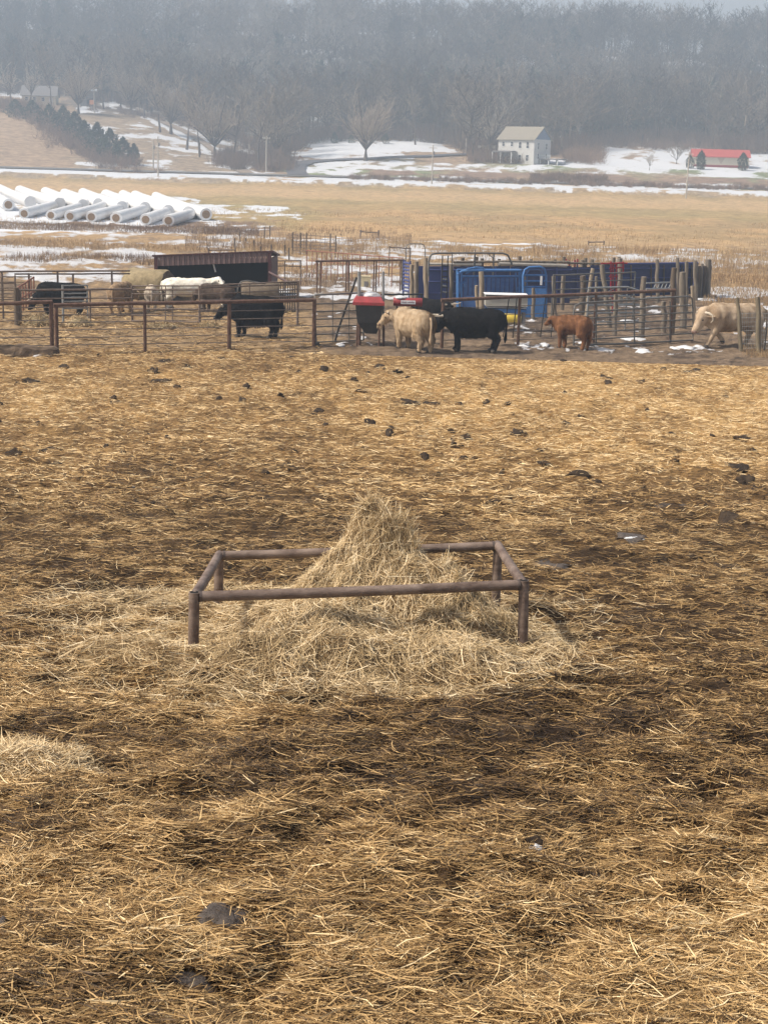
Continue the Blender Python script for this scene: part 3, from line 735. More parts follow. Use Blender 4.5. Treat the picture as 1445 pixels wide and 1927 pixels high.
# ---- single trees one can tell apart
def make_tree(label, px, py, top, seed, spread=.34, trunk=.25, vase=False, nl=14, ns=8, ntw=7, tone=.45, thick=.018, group=None, name='bare_tree', wmin=.045):
    rg = np.random.default_rng(seed); c = G(px, py); sc = scale_at(c.y); Ht = (py - top) / sc
    t = thing(name, label, 'tree', c, rg.uniform(0, 6.28), group)
    sg = limb_tree(rg, Ht, Ht * spread, trunk, nl, ns, ntw, thick=thick, vase=vase)
    V, Fq = seg_tubes([s for s in sg if s[4] <= 1]); V[:, 2] -= .15
    npmesh('trunk', V, Fq, m_bark, t, smooth=True)
    V, Fq = seg_ribbons([s for s in sg if s[4] >= 2], rg, wmin)
    npmesh('crown', V, Fq, m_twig, t, {'tone': ('POINT', np.clip(np.full(len(V), tone) + np.repeat(rg.normal(0, .08, len(V) // 4), 4), 0, 1))})
    return t
def re_tree(src, label, px, py, top, rz, group=None):
    c = G(px, py); sc = scale_at(c.y); Ht = (py - top) / sc
    return dup(src, c, rz, label, group, Ht / src['height'])
TG = 'bare trees in front of the wood'
big = make_tree('large bare tree with spreading crown standing alone where the snowy yard meets the driveway', 688, 303, 148, 101, .37, .15, True, 20, 12, 10, .80, .026, TG)
big['height'] = 155 / scale_at(big.location.y)
t2 = make_tree('pale bare tree with upright forked limbs left of the two-storey house', 920, 298, 150, 102, .26, .2, True, 10, 8, 7, .95, .02, TG); t2['height'] = 148 / scale_at(t2.location.y)
t3 = make_tree('slim bare tree beside the white gas tank in the snow', 781, 273, 165, 103, .3, .3, False, 14, 8, 7, .5, .016, TG); t3['height'] = 108 / scale_at(t3.location.y)
make_tree('small low bare tree left of the red-roofed shed', 1272, 309, 268, 104, .5, .2, True, 9, 6, 6, .4, .02, TG)
make_tree('small pale bare tree in the snow between house and red-roofed shed', 1221, 321, 288, 105, .45, .3, True, 8, 5, 5, .9, .018, TG)
def rtree(label, px, py, top, k, src):
    return re_tree(src, label, px, py, top, k * 1.7, TG)
rows_ = [('bare tree standing in front of the left half of the hilltop house', 58, 200, 80, 2), ('bare tree standing in front of the right end of the hilltop house', 98, 202, 85, 0), ('bare tree at the left edge beside the snowy hilltop patch', 22, 200, 78, 1),
    ('bare tree at the left end of the row on the hilltop, behind the brown bank', 148, 214, 95, 1), ('bare tree with twin trunks next to the tall pole by the hilltop outbuilding', 196, 206, 92, 2),
         ('bare tree at the top of the lane where the snow patch turns', 228, 210, 100, 0), ('bare tree on the inner bend of the hillside lane', 247, 214, 105, 1), ('leaning bare tree above the first snow bank of the lane', 272, 222, 108, 2),
         ('bare tree halfway up the hillside lane', 302, 250, 112, 0), ('bare tree just below the middle of the hillside lane', 322, 252, 118, 1), ('bare tree by the pale stump on the lane bank', 352, 282, 130, 2),
         ('bare tree beside the lower bend of the hillside lane', 376, 290, 140, 0), ('bare tree next to the dark gatepost low on the lane', 405, 296, 150, 1), ('bare tree on the brushy bank right of the farm lane', 440, 300, 155, 2),
         ('bare tree behind the left roadside pole at the bend', 485, 316, 160, 0), ('tall bare tree just right of the roadside pole by the driveway mouth', 520, 300, 170, 1), ('bare tree behind the orange bushes by the driveway', 545, 282, 165, 2),
         ('bare tree behind the leftmost round evergreen in the snow', 560, 262, 150, 0), ('bare tree at the back of the snowy yard between two small evergreens', 618, 258, 145, 1), ('bare tree at the back edge of the snowy yard left of the large lone tree', 655, 258, 150, 2),
         ('bare tree behind the large lone tree', 722, 258, 140, 0), ('dark bare tree at the back of the yard right of the large lone tree', 742, 258, 135, 1), ('bare tree at the right rim of the snowy yard', 830, 268, 140, 2),
         ('bare tree between the snowy yard and the cream garage', 868, 280, 135, 0), ('bare tree standing directly behind the cream garage', 898, 276, 120, 1), ('tall bare tree rising behind the left end of the two-storey house', 945, 270, 110, 2),
         ('bare tree rising behind the ridge of the two-storey house', 990, 266, 130, 0), ('bare tree behind the right gable of the two-storey house', 1045, 270, 135, 1), ('bare tree at the head of the snowy path right of the house', 1078, 264, 130, 2),
         ('bare tree at the back of the snowfield, left of the pale stake', 1130, 262, 125, 0), ('bare tree at the back of the snowfield, behind the stake', 1190, 264, 140, 1), ('bare tree just left behind the red roof', 1275, 268, 135, 2),
         ('bare tree behind the middle of the red roof', 1345, 272, 130, 0), ('bare tree behind the right end of the red roof', 1415, 276, 140, 1)]
for k, (lb, px, py, top, s) in enumerate(rows_):
    rtree(lb, px, py, top, k, (t3, t2, t3)[s] if k % 3 else (t3, big, t2)[s])
# cedars on the bank and small evergreens in the snow
def make_cedar(label, px, py, top, seed, rad, group=None, n=1500, name='evergreen_tree', shape=.75):
    rg = np.random.default_rng(seed); c = G(px, py); Ht = (py - top) / scale_at(c.y); t = thing(name, label, 'evergreen', c, 0, group)
    V, Fq, T = cedar_pts(rg, Ht, rad / scale_at(c.y), n, shape); npmesh('crown', V, Fq, m_cedar, t, {'tone': ('POINT', T)})
    m = MB(); m.tube([(0, 0, -.1), (0, 0, Ht * .5), (0, 0, Ht * .9)], [Ht * .03, Ht * .02, .02], 6); m.build('trunk', m_bark, t)
CG = 'evergreens on the brown bank'
for k, (px, py, top, rad, lb) in enumerate([(253, 311, 273, 13, 'rounded dark evergreen standing apart at the foot of the bank by the road'), (232, 309, 262, 22, 'evergreen next to the lone rounded one at the foot of the bank'),
        (208, 303, 247, 24, 'broad evergreen in the middle of the row down the bank'), (184, 292, 235, 22, 'evergreen above the broad one on the bank'), (160, 276, 230, 18, 'evergreen with a pointed top beside the snow streak on the bank'),
        (142, 262, 214, 20, 'evergreen at the bend of the row on the bank'), (120, 250, 203, 22, 'evergreen below the hilltop lawn'), (94, 240, 200, 22, 'evergreen in front of the hilltop house, its right-hand neighbour being the lawn'),
        (62, 228, 192, 22, 'evergreen below the cream wall of the hilltop house'), (30, 222, 190, 20, 'evergreen at the upper left end of the bank below the white patch')]):
    make_cedar(lb, px, py, top, 400 + k, rad, CG, 1500 if k < 7 else 900)
EG = 'small evergreens at the back of the snowy yard'
for k, (px, py, top, rad, lb) in enumerate([(566, 271, 252, 7, 'small dark evergreen at the left of the snowy yard'), (576, 266, 240, 8, 'taller evergreen behind the leftmost one in the snowy yard'), (598, 270, 261, 6, 'low rounded evergreen bush alone in the snow'),
        (629, 270, 250, 7, 'small dark evergreen near the middle of the snowy yard'), (639, 265, 238, 10, 'taller evergreen behind the middle one in the snowy yard'), (661, 270, 255, 7, 'small evergreen just left of the large bare tree'), (725, 270, 252, 8, 'small evergreen just right of the large bare tree')]):
    make_cedar(lb, px, py, top, 430 + k, rad, EG, 900)
make_cedar('dark evergreen in front of the left end of the red-roofed shed', 1317, 319, 286, 450, 8, None, 1500, 'evergreen_shrub', 1.2)
make_cedar('dark evergreen in front of the right end of the red-roofed shed', 1396, 321, 290, 451, 9, None, 1500, 'evergreen_shrub', 1.2)
make_cedar('low dark evergreen bush at the gable of the red-roofed shed', 1297, 317, 294, 452, 8, None, 1200, 'evergreen_shrub', 1.2)
OB = [(525, 301, 283, 8), (564, 303, 294, 6)]
m_orange = M('rust_leaves', (.25, .12, .06), .9, (.36, .19, .10), 4)
for k, (px, py, top, w) in enumerate(OB):
    rg = np.random.default_rng(470 + k); c = G(px, py); Ht = (py - top) / scale_at(c.y)
    V, Fq, T = cedar_pts(rg, Ht, w / scale_at(c.y), 400, 1.0); V[:, 0] += np.sin(V[:, 2]) * .2
    o = npmesh('rusty_bush', V, Fq, m_orange); o.location = c
    tag(o, ('taller rust-orange bush at the driveway edge', 'lower rust-orange bush right on the snow bank by the driveway')[k], 'bush')

# ------------------------------------------------------------------ buildings in the distance
m_white = M('white_siding', (.60, .595, .57), .6, (.54, .53, .51), 2)
m_cream = M('cream_siding', (.66, .60, .47), .7, (.60, .55, .43), 2)
m_rooftan = M('tan_shingles', (.30, .27, .215), .9, (.24, .215, .175), 3)
m_gable_shade = M('shaded_gable_siding', (.16, .22, .32), .8)  # white gable turned away from the sun, its shade put into the colour
m_win = M('dark_glass', (.045, .05, .06), .2, spec=.5)
m_grey = M('grey_boards', (.22, .21, .21), .8, (.16, .15, .15), 3)
m_redroof = M('red_metal_roof', (.46, .085, .07), .6, (.40, .075, .062), 1)
m_darkred = M('dark_red_boards', (.25, .035, .04), .7)
m_pole = M('weathered_pole', (.50, .46, .40), .9, (.40, .36, .31), 4)
m_whitepaint = M('white_paint', (.75, .75, .74), .5)
m_yellow = M('yellow_plastic', (.62, .46, .06), .5, (.5, .36, .05), 4)
def window(par, x, y, z, w, h, n='front', mat=None):
    """window with frame, set on the wall plane of a local-frame building"""
    f = MB(); t = .06
    def b(cx, cz, sx, sz, dep, m):
        if n == 'front': m.box((x + cx, y - dep / 2, z + cz), (sx, dep, sz))
        else: m.box((x + dep / 2, y + cx, z + cz), (dep, sx, sz))
    b(-w / 2 - t / 2, 0, t * 1.6, h + 2 * t, .08, f); b(w / 2 + t / 2, 0, t * 1.6, h + 2 * t, .08, f); b(0, h / 2 + t / 2, w, t * 1.6, .085, f); b(0, -h / 2 - t / 2, w, t * 1.6, .10, f); b(0, 0, w, .06, .06, f)
    fo = f.build('window', m_whitepaint, par)
    g = MB(); b(0, 0, w - .02, h - .02, .03, g); g.build('pane', m_win, fo)
c = G(1003, 310); hs = 0.62
L_, W_, hw = 9.6, 7.6, 6.1
hx = thing('farmhouse', 'two-storey white farmhouse with tan roof, front porch and a shade-grey gable end', 'house', (c.x, c.y, c.z - .4), -hs)
# local frame: corner at origin; front wall along -x at y=0; gable wall along +y at x=0
m = MB(); m.box((-L_ / 2, W_ / 2, hw / 2), (L_, W_, hw)); m.build('wall', m_white, hx)
m = MB(); m.prism([(0, 0, hw), (0, W_, hw), (0, W_ / 2, hw + 2.7)], (.03, 0, 0), (-.2, 0, 0)); m.build('gable', m_gable_shade, hx)
m = MB(); m.prism([(0, 0, hw), (0, W_, hw), (0, W_ / 2, hw + 2.7)], (-L_ + .2, 0, 0), (-L_, 0, 0)); m.build('gable', m_white, hx)
ro = MB(); e = .4; k = 2.7 / (W_ / 2)
for s in (0, 1):
    y0, y1 = (-e, W_ / 2) if s == 0 else (W_ + e, W_ / 2)
    ro.prism([(0, y0, hw - e * k), (0, y1, hw + 2.72), (0, y1, hw + 2.90), (0, y0, hw - e * k + .16)], (.35, 0, 0), (-L_ - .35, 0, 0))
rfo = ro.build('roof', m_rooftan, hx)
for xx in (-1.7, -3.7): window(hx, xx, 0, 4.75, .75, 1.35)
for xx in (-5.9, -8.2): window(hx, xx, 0, 4.95, .7, .95)
for xx in (-1.7, -3.7): window(hx, xx, 0, 1.9, .75, 1.35)
for yy in (1.9, 5.6): window(hx, 0, yy, 4.6, .7, 1.4, 'side'); window(hx, 0, yy, 2.3, .7, 1.2, 'side')
m = MB(); m.box((.03, 1.6, .9), (.06, 1.0, 1.9)); dd = m.build('door', m_whitepaint, hx)
m = MB(); m.box((.03, 5.0, .95), (.06, .95, 2.0)); m.build('door', m_whitepaint, hx)
m = MB(); m.box((-7.2, -1.1, 3.15), (5.6, 2.3, .16)); m.box((-7.2, -1.1, 3.32), (5.2, 2.0, .14)); po = m.build('porch_roof', m_grey, hx)
m = MB(); m.box((-7.2, -1.1, .45), (5.4, 2.2, .3)); m.build('porch_floor', m_grey, hx)
for xx in (-9.8, -7.6, -4.7): m = MB(); m.box((xx, -2.1, 1.85), (.16, .16, 2.46)); m.build('porch_post', m_whitepaint, hx)
m = MB(); m.box((2.6, 4.2, 1.75), (5.1, 4.2, .22)); m.build('deck', m_grey, hx)
for xx in (.4, 2.6, 4.9):
    for yy in (2.4, 6.0): m = MB(); m.box((xx, yy, .72), (.18, .18, 1.84)); m.build('deck_post', m_whitepaint, hx)
m = MB(); m.box((1.6, 2.15, 2.6), (3.2, .06, .07)); [m.box((.1 + .3 * q, 2.15, 2.25), (.05, .05, .78)) for q in range(11)]; m.build('railing', m_whitepaint, hx)
# cream garage left of the house
def shed(name, label, cat, px, py, rz, Lx, Wy, hw, rh, wallm, roofm, gablem=None):
    c = G(px, py); t = thing(name, label, cat, (c.x, c.y, c.z - .2), rz)
    m = MB(); m.box((0, Wy / 2, hw / 2), (Lx, Wy, hw)); m.build('wall', wallm, t)
    for s in (-1, 1): m = MB(); m.prism([(0, 0, hw), (0, Wy, hw), (0, Wy / 2, hw + rh)], (s * Lx / 2, 0, 0), (s * (Lx / 2 - .15), 0, 0)); m.build('gable', gablem or wallm, t)
    ro = MB(); e = .45; k = rh / (Wy / 2)
    for s in (0, 1):
        y0, y1 = (-e, Wy / 2) if s == 0 else (Wy + e, Wy / 2)
        ro.prism([(0, y0, hw - e * k + .01), (0, y1, hw + rh + .01), (0, y1, hw + rh + .17), (0, y0, hw - e * k + .15)], (Lx / 2 + .4, 0, 0), (-Lx / 2 - .4, 0, 0))
    ro.build('roof', roofm, t)
    return t
gar = shed('garage', 'low cream garage half hidden by the pale tree left of the house', 'garage', 918, 296, -.15, 4.6, 5, 2.2, .7, m_cream, m_rooftan)
for xx in (-1.1, 1.1): m = MB(); m.box((xx, -.03, 1.0), (1.7, .06, 1.8)); m.build('door', m_whitepaint, gar)
barn = shed('red_roofed_shed', 'long cream shed with a red metal roof and dark red base boards', 'shed', 1355, 315, -.10, 12.6, 6.0, 2.6, 1.5, m_cream, m_redroof)
m = MB(); m.box((0, -.04, .45), (12.4, .08, .5)); m.build('base_board', m_darkred, barn)
m = MB(); m.prism([(-.9, -.03, 2.35), (.9, -.03, 2.35), (.35, -.03, 1.5), (.1, -.03, .95), (-.1, -.03, .95), (-.35, -.03, 1.5)], (0, 0, 0), (0, -.03, 0)); m.build('trellis', M('faded_trellis', (.50, .42, .33), .9), barn)
fh = shed('hilltop_house', 'cream house with a grey roof among bare trees on the hilltop', 'house', 74, 197, .10, 9.5, 7, 2.8, 2.6, m_cream, m_grey)
window(fh, 1.2, 0, 1.7, .8, 1.0); window(fh, -1.2, 0, 1.7, .8, 1.0); window(fh, -3.4, 0, 1.7, .8, 1.0)
m = MB(); m.box((3.4, -.03, 1.15), (.9, .06, 2.0)); m.build('door', m_whitepaint, fh)
ob = shed('outbuilding', 'small dark outbuilding with a pale roof at the top of the lane', 'outbuilding', 166, 201, .25, 4.6, 4, 4.6, .5, m_grey, M('pale_metal', (.45, .50, .55), .5))
m = MB(); m.box((.6, -.03, 1.4), (1.8, .06, 2.6)); m.build('door', m_win, ob)
# white gas tank
c = G(775, 261); gt = thing('gas_tank', 'white horizontal gas tank at the back of the snowy yard', 'tank', c, .05)
m = MB(); m.tube([(-1.3, 0, 1), (-1.2, 0, 1), (-1.0, 0, 1), (1.0, 0, 1), (1.2, 0, 1), (1.3, 0, 1)], [.15, .42, .55, .55, .42, .15], 14); m.build('tank_body', m_whitepaint, gt)
for s in (-.8, .8): m = MB(); m.box((s, 0, .27), (.2, .8, .58)); m.build('leg', m_grey, gt)
m = MB(); m.tube([(0, 0, 1.5), (0, 0, 1.72)], .18, 10); m.build('dome', m_whitepaint, gt)
# utility poles
UP = 'wooden utility poles along the road'
def upole(label, px, py, top, arm=True, dY=0):
    c = G(px, py); h = (py - top) / scale_at(c.y); t = thing('utility_pole', label, 'utility pole', c, random.uniform(-.2, .2), UP)
    m = MB(); m.tube([(0, 0, -.4), (0, 0, h * .5), (.03, 0, h)], [.15, .13, .10], 9); m.build('pole', m_pole, t)
    if arm:
        m = MB(); m.box((0, -.1, h - .55), (1.6, .08, .10)); ar = m.build('crossarm', m_pole, t)
        for s in (-.72, -.35, .35, .72): m = MB(); m.tube([(s, -.1, h - .48), (s, -.1, h - .28)], .05, 7); m.build('insulator', m_whitepaint, ar)
    m = MB(); m.tube([(.22, 0, h - 1.9), (.22, 0, h - 1.2)], .16, 10); m.build('transformer', m_grey, t)
upole('grey utility pole on the road verge before the snowy bank at the left', 298, 334, 260)
upole('thinner utility pole on the bank just left behind the roadside one', 289, 316, 265, False)
upole('utility pole with a meter box at the mouth of the driveway', 501, 325, 258)
upole('utility pole on the near verge below the snowy yard', 812, 355, 283)
upole('utility pole on the near verge in front of the red-roofed shed', 1290, 373, 288)
upole('short utility pole on the rim left of the cream garage', 876, 290, 262, False)
upole('tall pole among the hilltop trees left of the outbuilding', 151, 202, 155, False)
upole('tall pole with an orange sign right of the outbuilding on the hilltop', 178, 212, 150, False)
m_orng = M('orange_paint', (.6, .25, .10), .6)
sg_ = thing('orange_sign', 'small orange sign by the tall hilltop pole', 'sign', G(176, 211)); m = MB(); m.tube([(-.25, -.2, -.1), (-.25, -.2, 3)], .05, 6); m.build('post', m_pole, sg_); m = MB(); m.box((-.25, -.28, 2.6), (1.3, .06, 1.2)); m.build('sign_panel', m_orng, sg_)
def stake(label, px, py, top, r=.09, mat=None):
    c = G(px, py); h = (py - top) / scale_at(c.y); m = MB(); m.tube([(0, 0, -.2), (.01, 0, h * .6), (.02, 0, h)], [r, r * .9, r * .8], 8); m.box((.02, 0, h + .02), (r * 2.4, r * 2.4, .05)); o = m.build('wooden_stake', mat or m_pole, None); o.location = c
    return tag(o, label, 'stake')
stake('pale wooden stake at the back of the snowfield right of the house', 1217, 277, 262, .14)
stake('dark gatepost on the lower bend of the farm lane', 376, 296, 270, .2, m_bark)

# ------------------------------------------------------------------ hazy air
hz_m = bpy.data.materials.new('hazy_air'); hz_m.use_nodes = True; n = hz_m.node_tree
n.nodes.remove(n.nodes['Principled BSDF'])
pv = n.nodes.new('ShaderNodeVolumePrincipled'); pv.inputs['Color'].default_value = (.46, .565, .69, 1); pv.inputs['Density'].default_value = .0015; pv.inputs['Anisotropy'].default_value = .1
n.links.new(pv.outputs[0], n.nodes['Material Output'].inputs['Volume'])
m = MB(); m.box((0, 395, 42), (1300, 830, 92)); hb = m.build('haze', hz_m); tag(hb, kind='stuff')
# ------------------------------------------------------------------ white wrapped bale rows in the field
m_wrap = M('white_film', (.78, .78, .78), .45, (.68, .675, .67), 1.2, spec=.4, bump=.5)
m_baleend = M('bale_straw', (.33, .22, .13), .9, (.22, .14, .08), 8)
BG = 'long white wrapped rows of bales'
def bale_row(label, near, far, dia, end=True):
    g0, g1 = G(near[0], near[1] + dia / 2), G(far[0], far[1] + dia * .38)
    r = dia / 2 / scale_at(g0.y); t = thing('bale_row', label, 'wrapped bales', g0, 0, BG)
    d = (g1 - g0); Lh = d.length; k = max(int(Lh / 1.25), 4); pts = []; rs = []
    for i in range(k * 3 + 1):
        f = i / (k * 3); q = g0 + d * f; z = gz(q.x, q.y); sw = random.uniform(-.03, .03)
        pts.append((q.x - g0.x + sw, q.y - g0.y, z - g0.z + r * .95)); rs.append(r * (1 if i % 3 else .955) * (1 + random.uniform(-.015, .015)))
    m = MB(); m.tube(pts, rs, 18); m.build('wrap', m_wrap, t)
    if not end: return
    dd = -d.normalized(); m = MB(); c = Vector(pts[0]); m.tube([c, c + dd * .05], [r * .64, r * .6], 16); m.build('bale_end', m_baleend, t)
ordn = ['first', 'second', 'third', 'fourth', 'fifth', 'sixth', 'seventh', 'eighth', 'ninth', 'tenth']
fr = [((46, 402), (118, 379), 22), ((97, 405), (160, 384), 21), ((132, 407), (196, 386), 22), ((173, 408), (238, 387), 23), ((219, 410), (278, 391), 24), ((275, 413), (325, 395), 24), ((317, 415), (366, 401), 24)]
for k, (a, b, d) in enumerate(fr): bale_row('white wrapped bale row leaning right, %s from left in the front line' % ordn[k], a, (b[0] + (b[0] - a[0]) * .12, b[1] + (b[1] - a[1]) * .12), d * .95)
bk = [((17, 385), (-22, 358), 19), ((58, 380), (0, 356), 19), ((113, 383), (38, 358), 19), ((157, 386), (86, 361), 19), ((186, 383), (122, 364), 17), ((230, 390), (157, 363), 20), ((273, 391), (200, 366), 20), ((317, 397), (232, 366), 20), ((355, 400), (255, 367), 20), ((388, 403), (294, 369), 20)]
for k, (a, b, d) in enumerate(bk): bale_row('white wrapped bale row slanting back left, %s from left in the rear line' % ordn[k], a, b, d * 1.22, k in (0, 9))

# ------------------------------------------------------------------ fences
m_galv = M('galvanised_pipe', (.33, .34, .34), .5, (.24, .245, .24), 6, metal=.3, spec=.5)
m_gate = M('grey_gate_paint', (.10, .10, .095), .6, (.16, .15, .14), 8)
m_cable = M('dull_cable', (.12, .10, .09), .6, (.19, .15, .13), 8)
m_black = M('black_steel', (.025, .023, .022), .55)
m_oldwood = M('grey_weathered_wood', (.10, .08, .062), .95, (.28, .235, .185), 9, (1, 1, .12), bump=.8, detail=8, lo=.3, hi=.72)
m_palewood = M('pale_split_wood', (.17, .13, .09), .9, (.40, .32, .23), 9, (1, 1, .12), bump=.8, detail=8, lo=.3, hi=.68)
m_darkwood = M('dark_wood', (.09, .068, .05), .95, (.15, .115, .085), 6, (1, 1, .2))
m_rustred = M('rust_red_pipe', (.20, .075, .045), .75, (.30, .14, .09), 9)
class Line:
    """upright plane over a ground line seen between two pixels"""
    def __init__(s, a, b): s.A, s.B = G(*a), G(*b); s.n = Vector((s.B.y - s.A.y, s.A.x - s.B.x, 0))
    def P(s, px, py):
        d = ray(px, py); t = (s.A - Vector((0, 0, H))).dot(s.n) / d.dot(s.n); return Vector((0, 0, H)) + d * t
    def base(s, px, py):
        p = s.P(px, py); return Vector((p.x, p.y, gz(p.x, p.y)))
def fence(name, label, cat, ln, posts, rails, mp, mr, group=None, pr=.05, rr_=.02, rn='rail'):
    t = thing(name, label, cat, ln.A.lerp(ln.B, .5), 0, group); t.location.z = gz(t.location.x, t.location.y)
    for q in posts:
        px, top = q[0], q[1]; p = ln.P(px, top); b = q[2] if len(q) > 2 and q[2] else None
        if b: bb = ln.P(b[0], b[1])
        else: bb = Vector((p.x, p.y, gz(p.x, p.y) - .1))
        r = q[3] if len(q) > 3 else pr; mt = q[4] if len(q) > 4 else mp
        part('post', mt, t, 'tube', [p, p.lerp(bb, .5), bb], [r, r, r], 9)
    for q in rails:
        pts = [ln.P(*a) for a in q[0]]; r = q[1] if len(q) > 1 else rr_
        if len(pts) == 2:
            a, b = pts; k = 7; pts = [a.lerp(b, i / k) + Vector((0, 0, random.uniform(-.008, .008))) for i in range(k + 1)]
        part(q[3] if len(q) > 3 else rn, q[2] if len(q) > 2 else mr, t, 'tube', pts, r, 8)
    return t
def hr(x0, y0, x1, y1, *a): return ([(x0, y0), (x1, y1)],) + a
# left end of the yard fence
la = Line((-60, 673), (97, 668))
fence('pipe_fence', 'left end stretch of rusty pipe fence above the weathered timber', 'fence', la, [(97, 569), (-50, 575)],
      [hr(-60, 574, 99, 567.5, .055, m_rust2)] + [hr(-60, 590 + 15.5 * k, 97, 586 + 16 * k, .013, m_cable, 'cable') for k in range(5)], m_rust2, m_rust2, pr=.062)
lb = Line((106, 666), (592, 652))
fence('pipe_fence', 'long rusty pipe fence with cables in front of the horned black cow', 'fence', lb, [(106, 573, None, .06), (273, 570, None, .05), (432, 566, None, .06), (592, 566, None, .06)],
      [hr(101, 574, 594, 565, .055, m_rust2)] + [hr(106, 593 + 14.2 * k, 592, 582 + 15 * k, .012, m_cable, 'cable') for k in range(5)], m_rust2, m_rust2)
# grey gate
lg = Line((594, 650), (684, 644))
gt_ = fence('pipe_gate', 'grey six-bar pipe gate left of the red-lidded feed bin', 'gate', lg, [], [], m_gate, m_gate)
part('frame', m_gate, gt_, 'tube', [lg.P(595, 646), lg.P(593, 600), lg.P(593, 555), lg.P(640, 553), lg.P(683, 551), lg.P(684, 600), lg.P(684, 640)], .03, 8)
for k in range(6): part('rail', m_gate, gt_, 'tube', [lg.P(594, 572 + 14.4 * k), lg.P(640, 571 + 14.2 * k), lg.P(684, 570 + 14 * k)], .021, 8)
for xx in (626, 657): part('stay', m_gate, gt_, 'tube', [lg.P(xx, 554), lg.P(xx, 645)], .014, 6)
part('wheel_foot', m_black, gt_, 'tube', [lg.P(592, 648) + Vector((0, -.1, 0)), lg.P(600, 648) + Vector((0, -.1, 0))], .07, 10)
def pole(name, label, cat, px, top, base, r, mat, pxb=None, mat2=None, group=None, dY=0, wob=.12, n=9, cap=True):
    b = G(pxb if pxb is not None else px, base); p = W(px, top, b.y + dY)
    t = thing(name, label, cat, b, 0, group)
    k = 5; pts = [b.lerp(p, i / k) + Vector((random.uniform(-1, 1), random.uniform(-1, 1), 0)) * r * wob * (0 < i < k) for i in range(k + 1)]
    pts[0] = pts[0] - Vector((0, 0, .1))
    if mat2:
        part('lower_part', mat2, t, 'tube', pts[:3], r, n); part('upper_part', mat, t, 'tube', pts[2:], r * 1.02, n); return t
    COL.objects.unlink(t); bpy.data.objects.remove(t)
    m = MB(); m.tube([q - b for q in pts], [r * (1.06 - .12 * i / k) for i in range(k + 1)], n, wob=wob); o = m.build(name, mat); o.location = b
    return tag(o, label, cat, group)
pole('steel_post', 'galvanised steel post with rusty foot at the gate latch', 'post', 676, 511, 650, .055, m_galv, None, m_rust2)
pole('steel_post', 'thinner galvanised post between the two red feed boxes', 'post', 721, 511, 650, .04, m_galv, 722, m_rust2)
pole('leaning_bar', 'long black bar leaning across the grey gate', 'bar', 671, 522, 642, .035, m_black, 629, dY=-.2)
# red-lidded feed bin
m_bin = M('charcoal_plastic', (.035, .036, .04), .5, (.05, .05, .052), 4)
m_redlid = M('red_plastic_lid', (.36, .045, .05), .55, (.24, .04, .042), 6, detail=8)
m_snow = M('snow', (.66, .675, .70), .8, (.50, .49, .48), 6, bump=.6)
def blob(name, mat, par, c, rx, ry, rz_, seed, flat=True, rough=.55):
    rg = np.random.default_rng(seed); bm = bmesh.new(); bmesh.ops.create_icosphere(bm, subdivisions=3, radius=1)
    for v in bm.verts:
        q = np.array(v.co); f = 1 + rough * 1.5 * (float(fbm(np.array(q[0] * 1.7 + seed * 3.7), np.array(q[1] * 1.7 + q[2] + seed), 7, 4)) - .5)
        v.co = Vector((q[0] * rx * f, q[1] * ry * f, (q[2] if not flat else max(q[2], -.25) if rz_ > .12 else q[2]) * rz_ * f))
    for f in bm.faces: f.smooth = True
    me = bpy.data.meshes.new(name); bm.to_mesh(me); bm.free(); me.materials.append(mat)
    o = bpy.data.objects.new(name, me); COL.objects.link(o)
    if par: o.parent = par; o.matrix_parent_inverse = parent_inv(par)
    o.location = c
    return o
Yb = 46.3
def Wb(px, py, dy=0): return W(px, py, Yb + dy)
bn = thing('feed_bin', 'charcoal feed bin with a red lid carrying snow, by the grey gate', 'feed bin', Vector((Wb(700, 640).x, Yb + .3, 0)))
x0, x1 = Wb(665, 600).x, Wb(719, 600).x; zt, zm, zb = Wb(690, 573).z, Wb(690, 608).z, Wb(690, 630).z
m = MB(); yc = Yb + .55
def ringbox(m, prof):
    base = len(m.v)
    for (z, xa, xb, ya, yb2) in prof: m.v += [(xa, ya, z), (xb, ya, z), (xb, yb2, z), (xa, yb2, z)]
    for i in range(len(prof) - 1):
        for k in range(4): m.f.append((base + i * 4 + k, base + i * 4 + (k + 1) % 4, base + i * 4 + 4 + (k + 1) % 4, base + i * 4 + 4 + k)); m.sm.append(False)
    m.f.append((base + 3, base + 2, base + 1, base)); m.sm.append(False); e = base + 4 * (len(prof) - 1); m.f.append((e, e + 1, e + 2, e + 3)); m.sm.append(False)
ringbox(m, [(zb, x0 + .38, x1 - .16, Yb + .35, Yb + .8), (zm, x0 + .12, x1 - .03, Yb + .1, Yb + 1.0), (zt, x0 + .05, x1, Yb, Yb + 1.1)])
o = m.build('bin_body', m_bin, bn); o.matrix_parent_inverse = parent_inv(bn)
m = MB(); z2 = Wb(690, 559).z; ringbox(m, [(zt - .02, x0 - .03, x1 + .06, Yb - .08, Yb + 1.18), (zt + .07, x0 - .03, x1 + .06, Yb - .08, Yb + 1.18), (z2, x0 + .08, x1 - .06, Yb + .06, Yb + 1.0)])
o = m.build('lid', m_redlid, bn); o.matrix_parent_inverse = parent_inv(bn)
blob('snow_cap', m_snow, bn, Vector(((x0 + x1) / 2 + .05, Yb + .55, z2 - .01)), .36, .4, .13, 3)
for xx in (x0 + .12, x1 - .08):
    for yy in (Yb + .1, Yb + 1.0): part('leg', m_rust2, bn, 'tube', [(xx, yy, zm - .1), (xx, yy, -.05)], .03, 7)
rd = thing('mineral_feeder', 'red rolled feeder box with a white lettered plate behind the beige cow', 'feeder', Vector((W(767, 590, 47.2).x, 47.4, 0)))
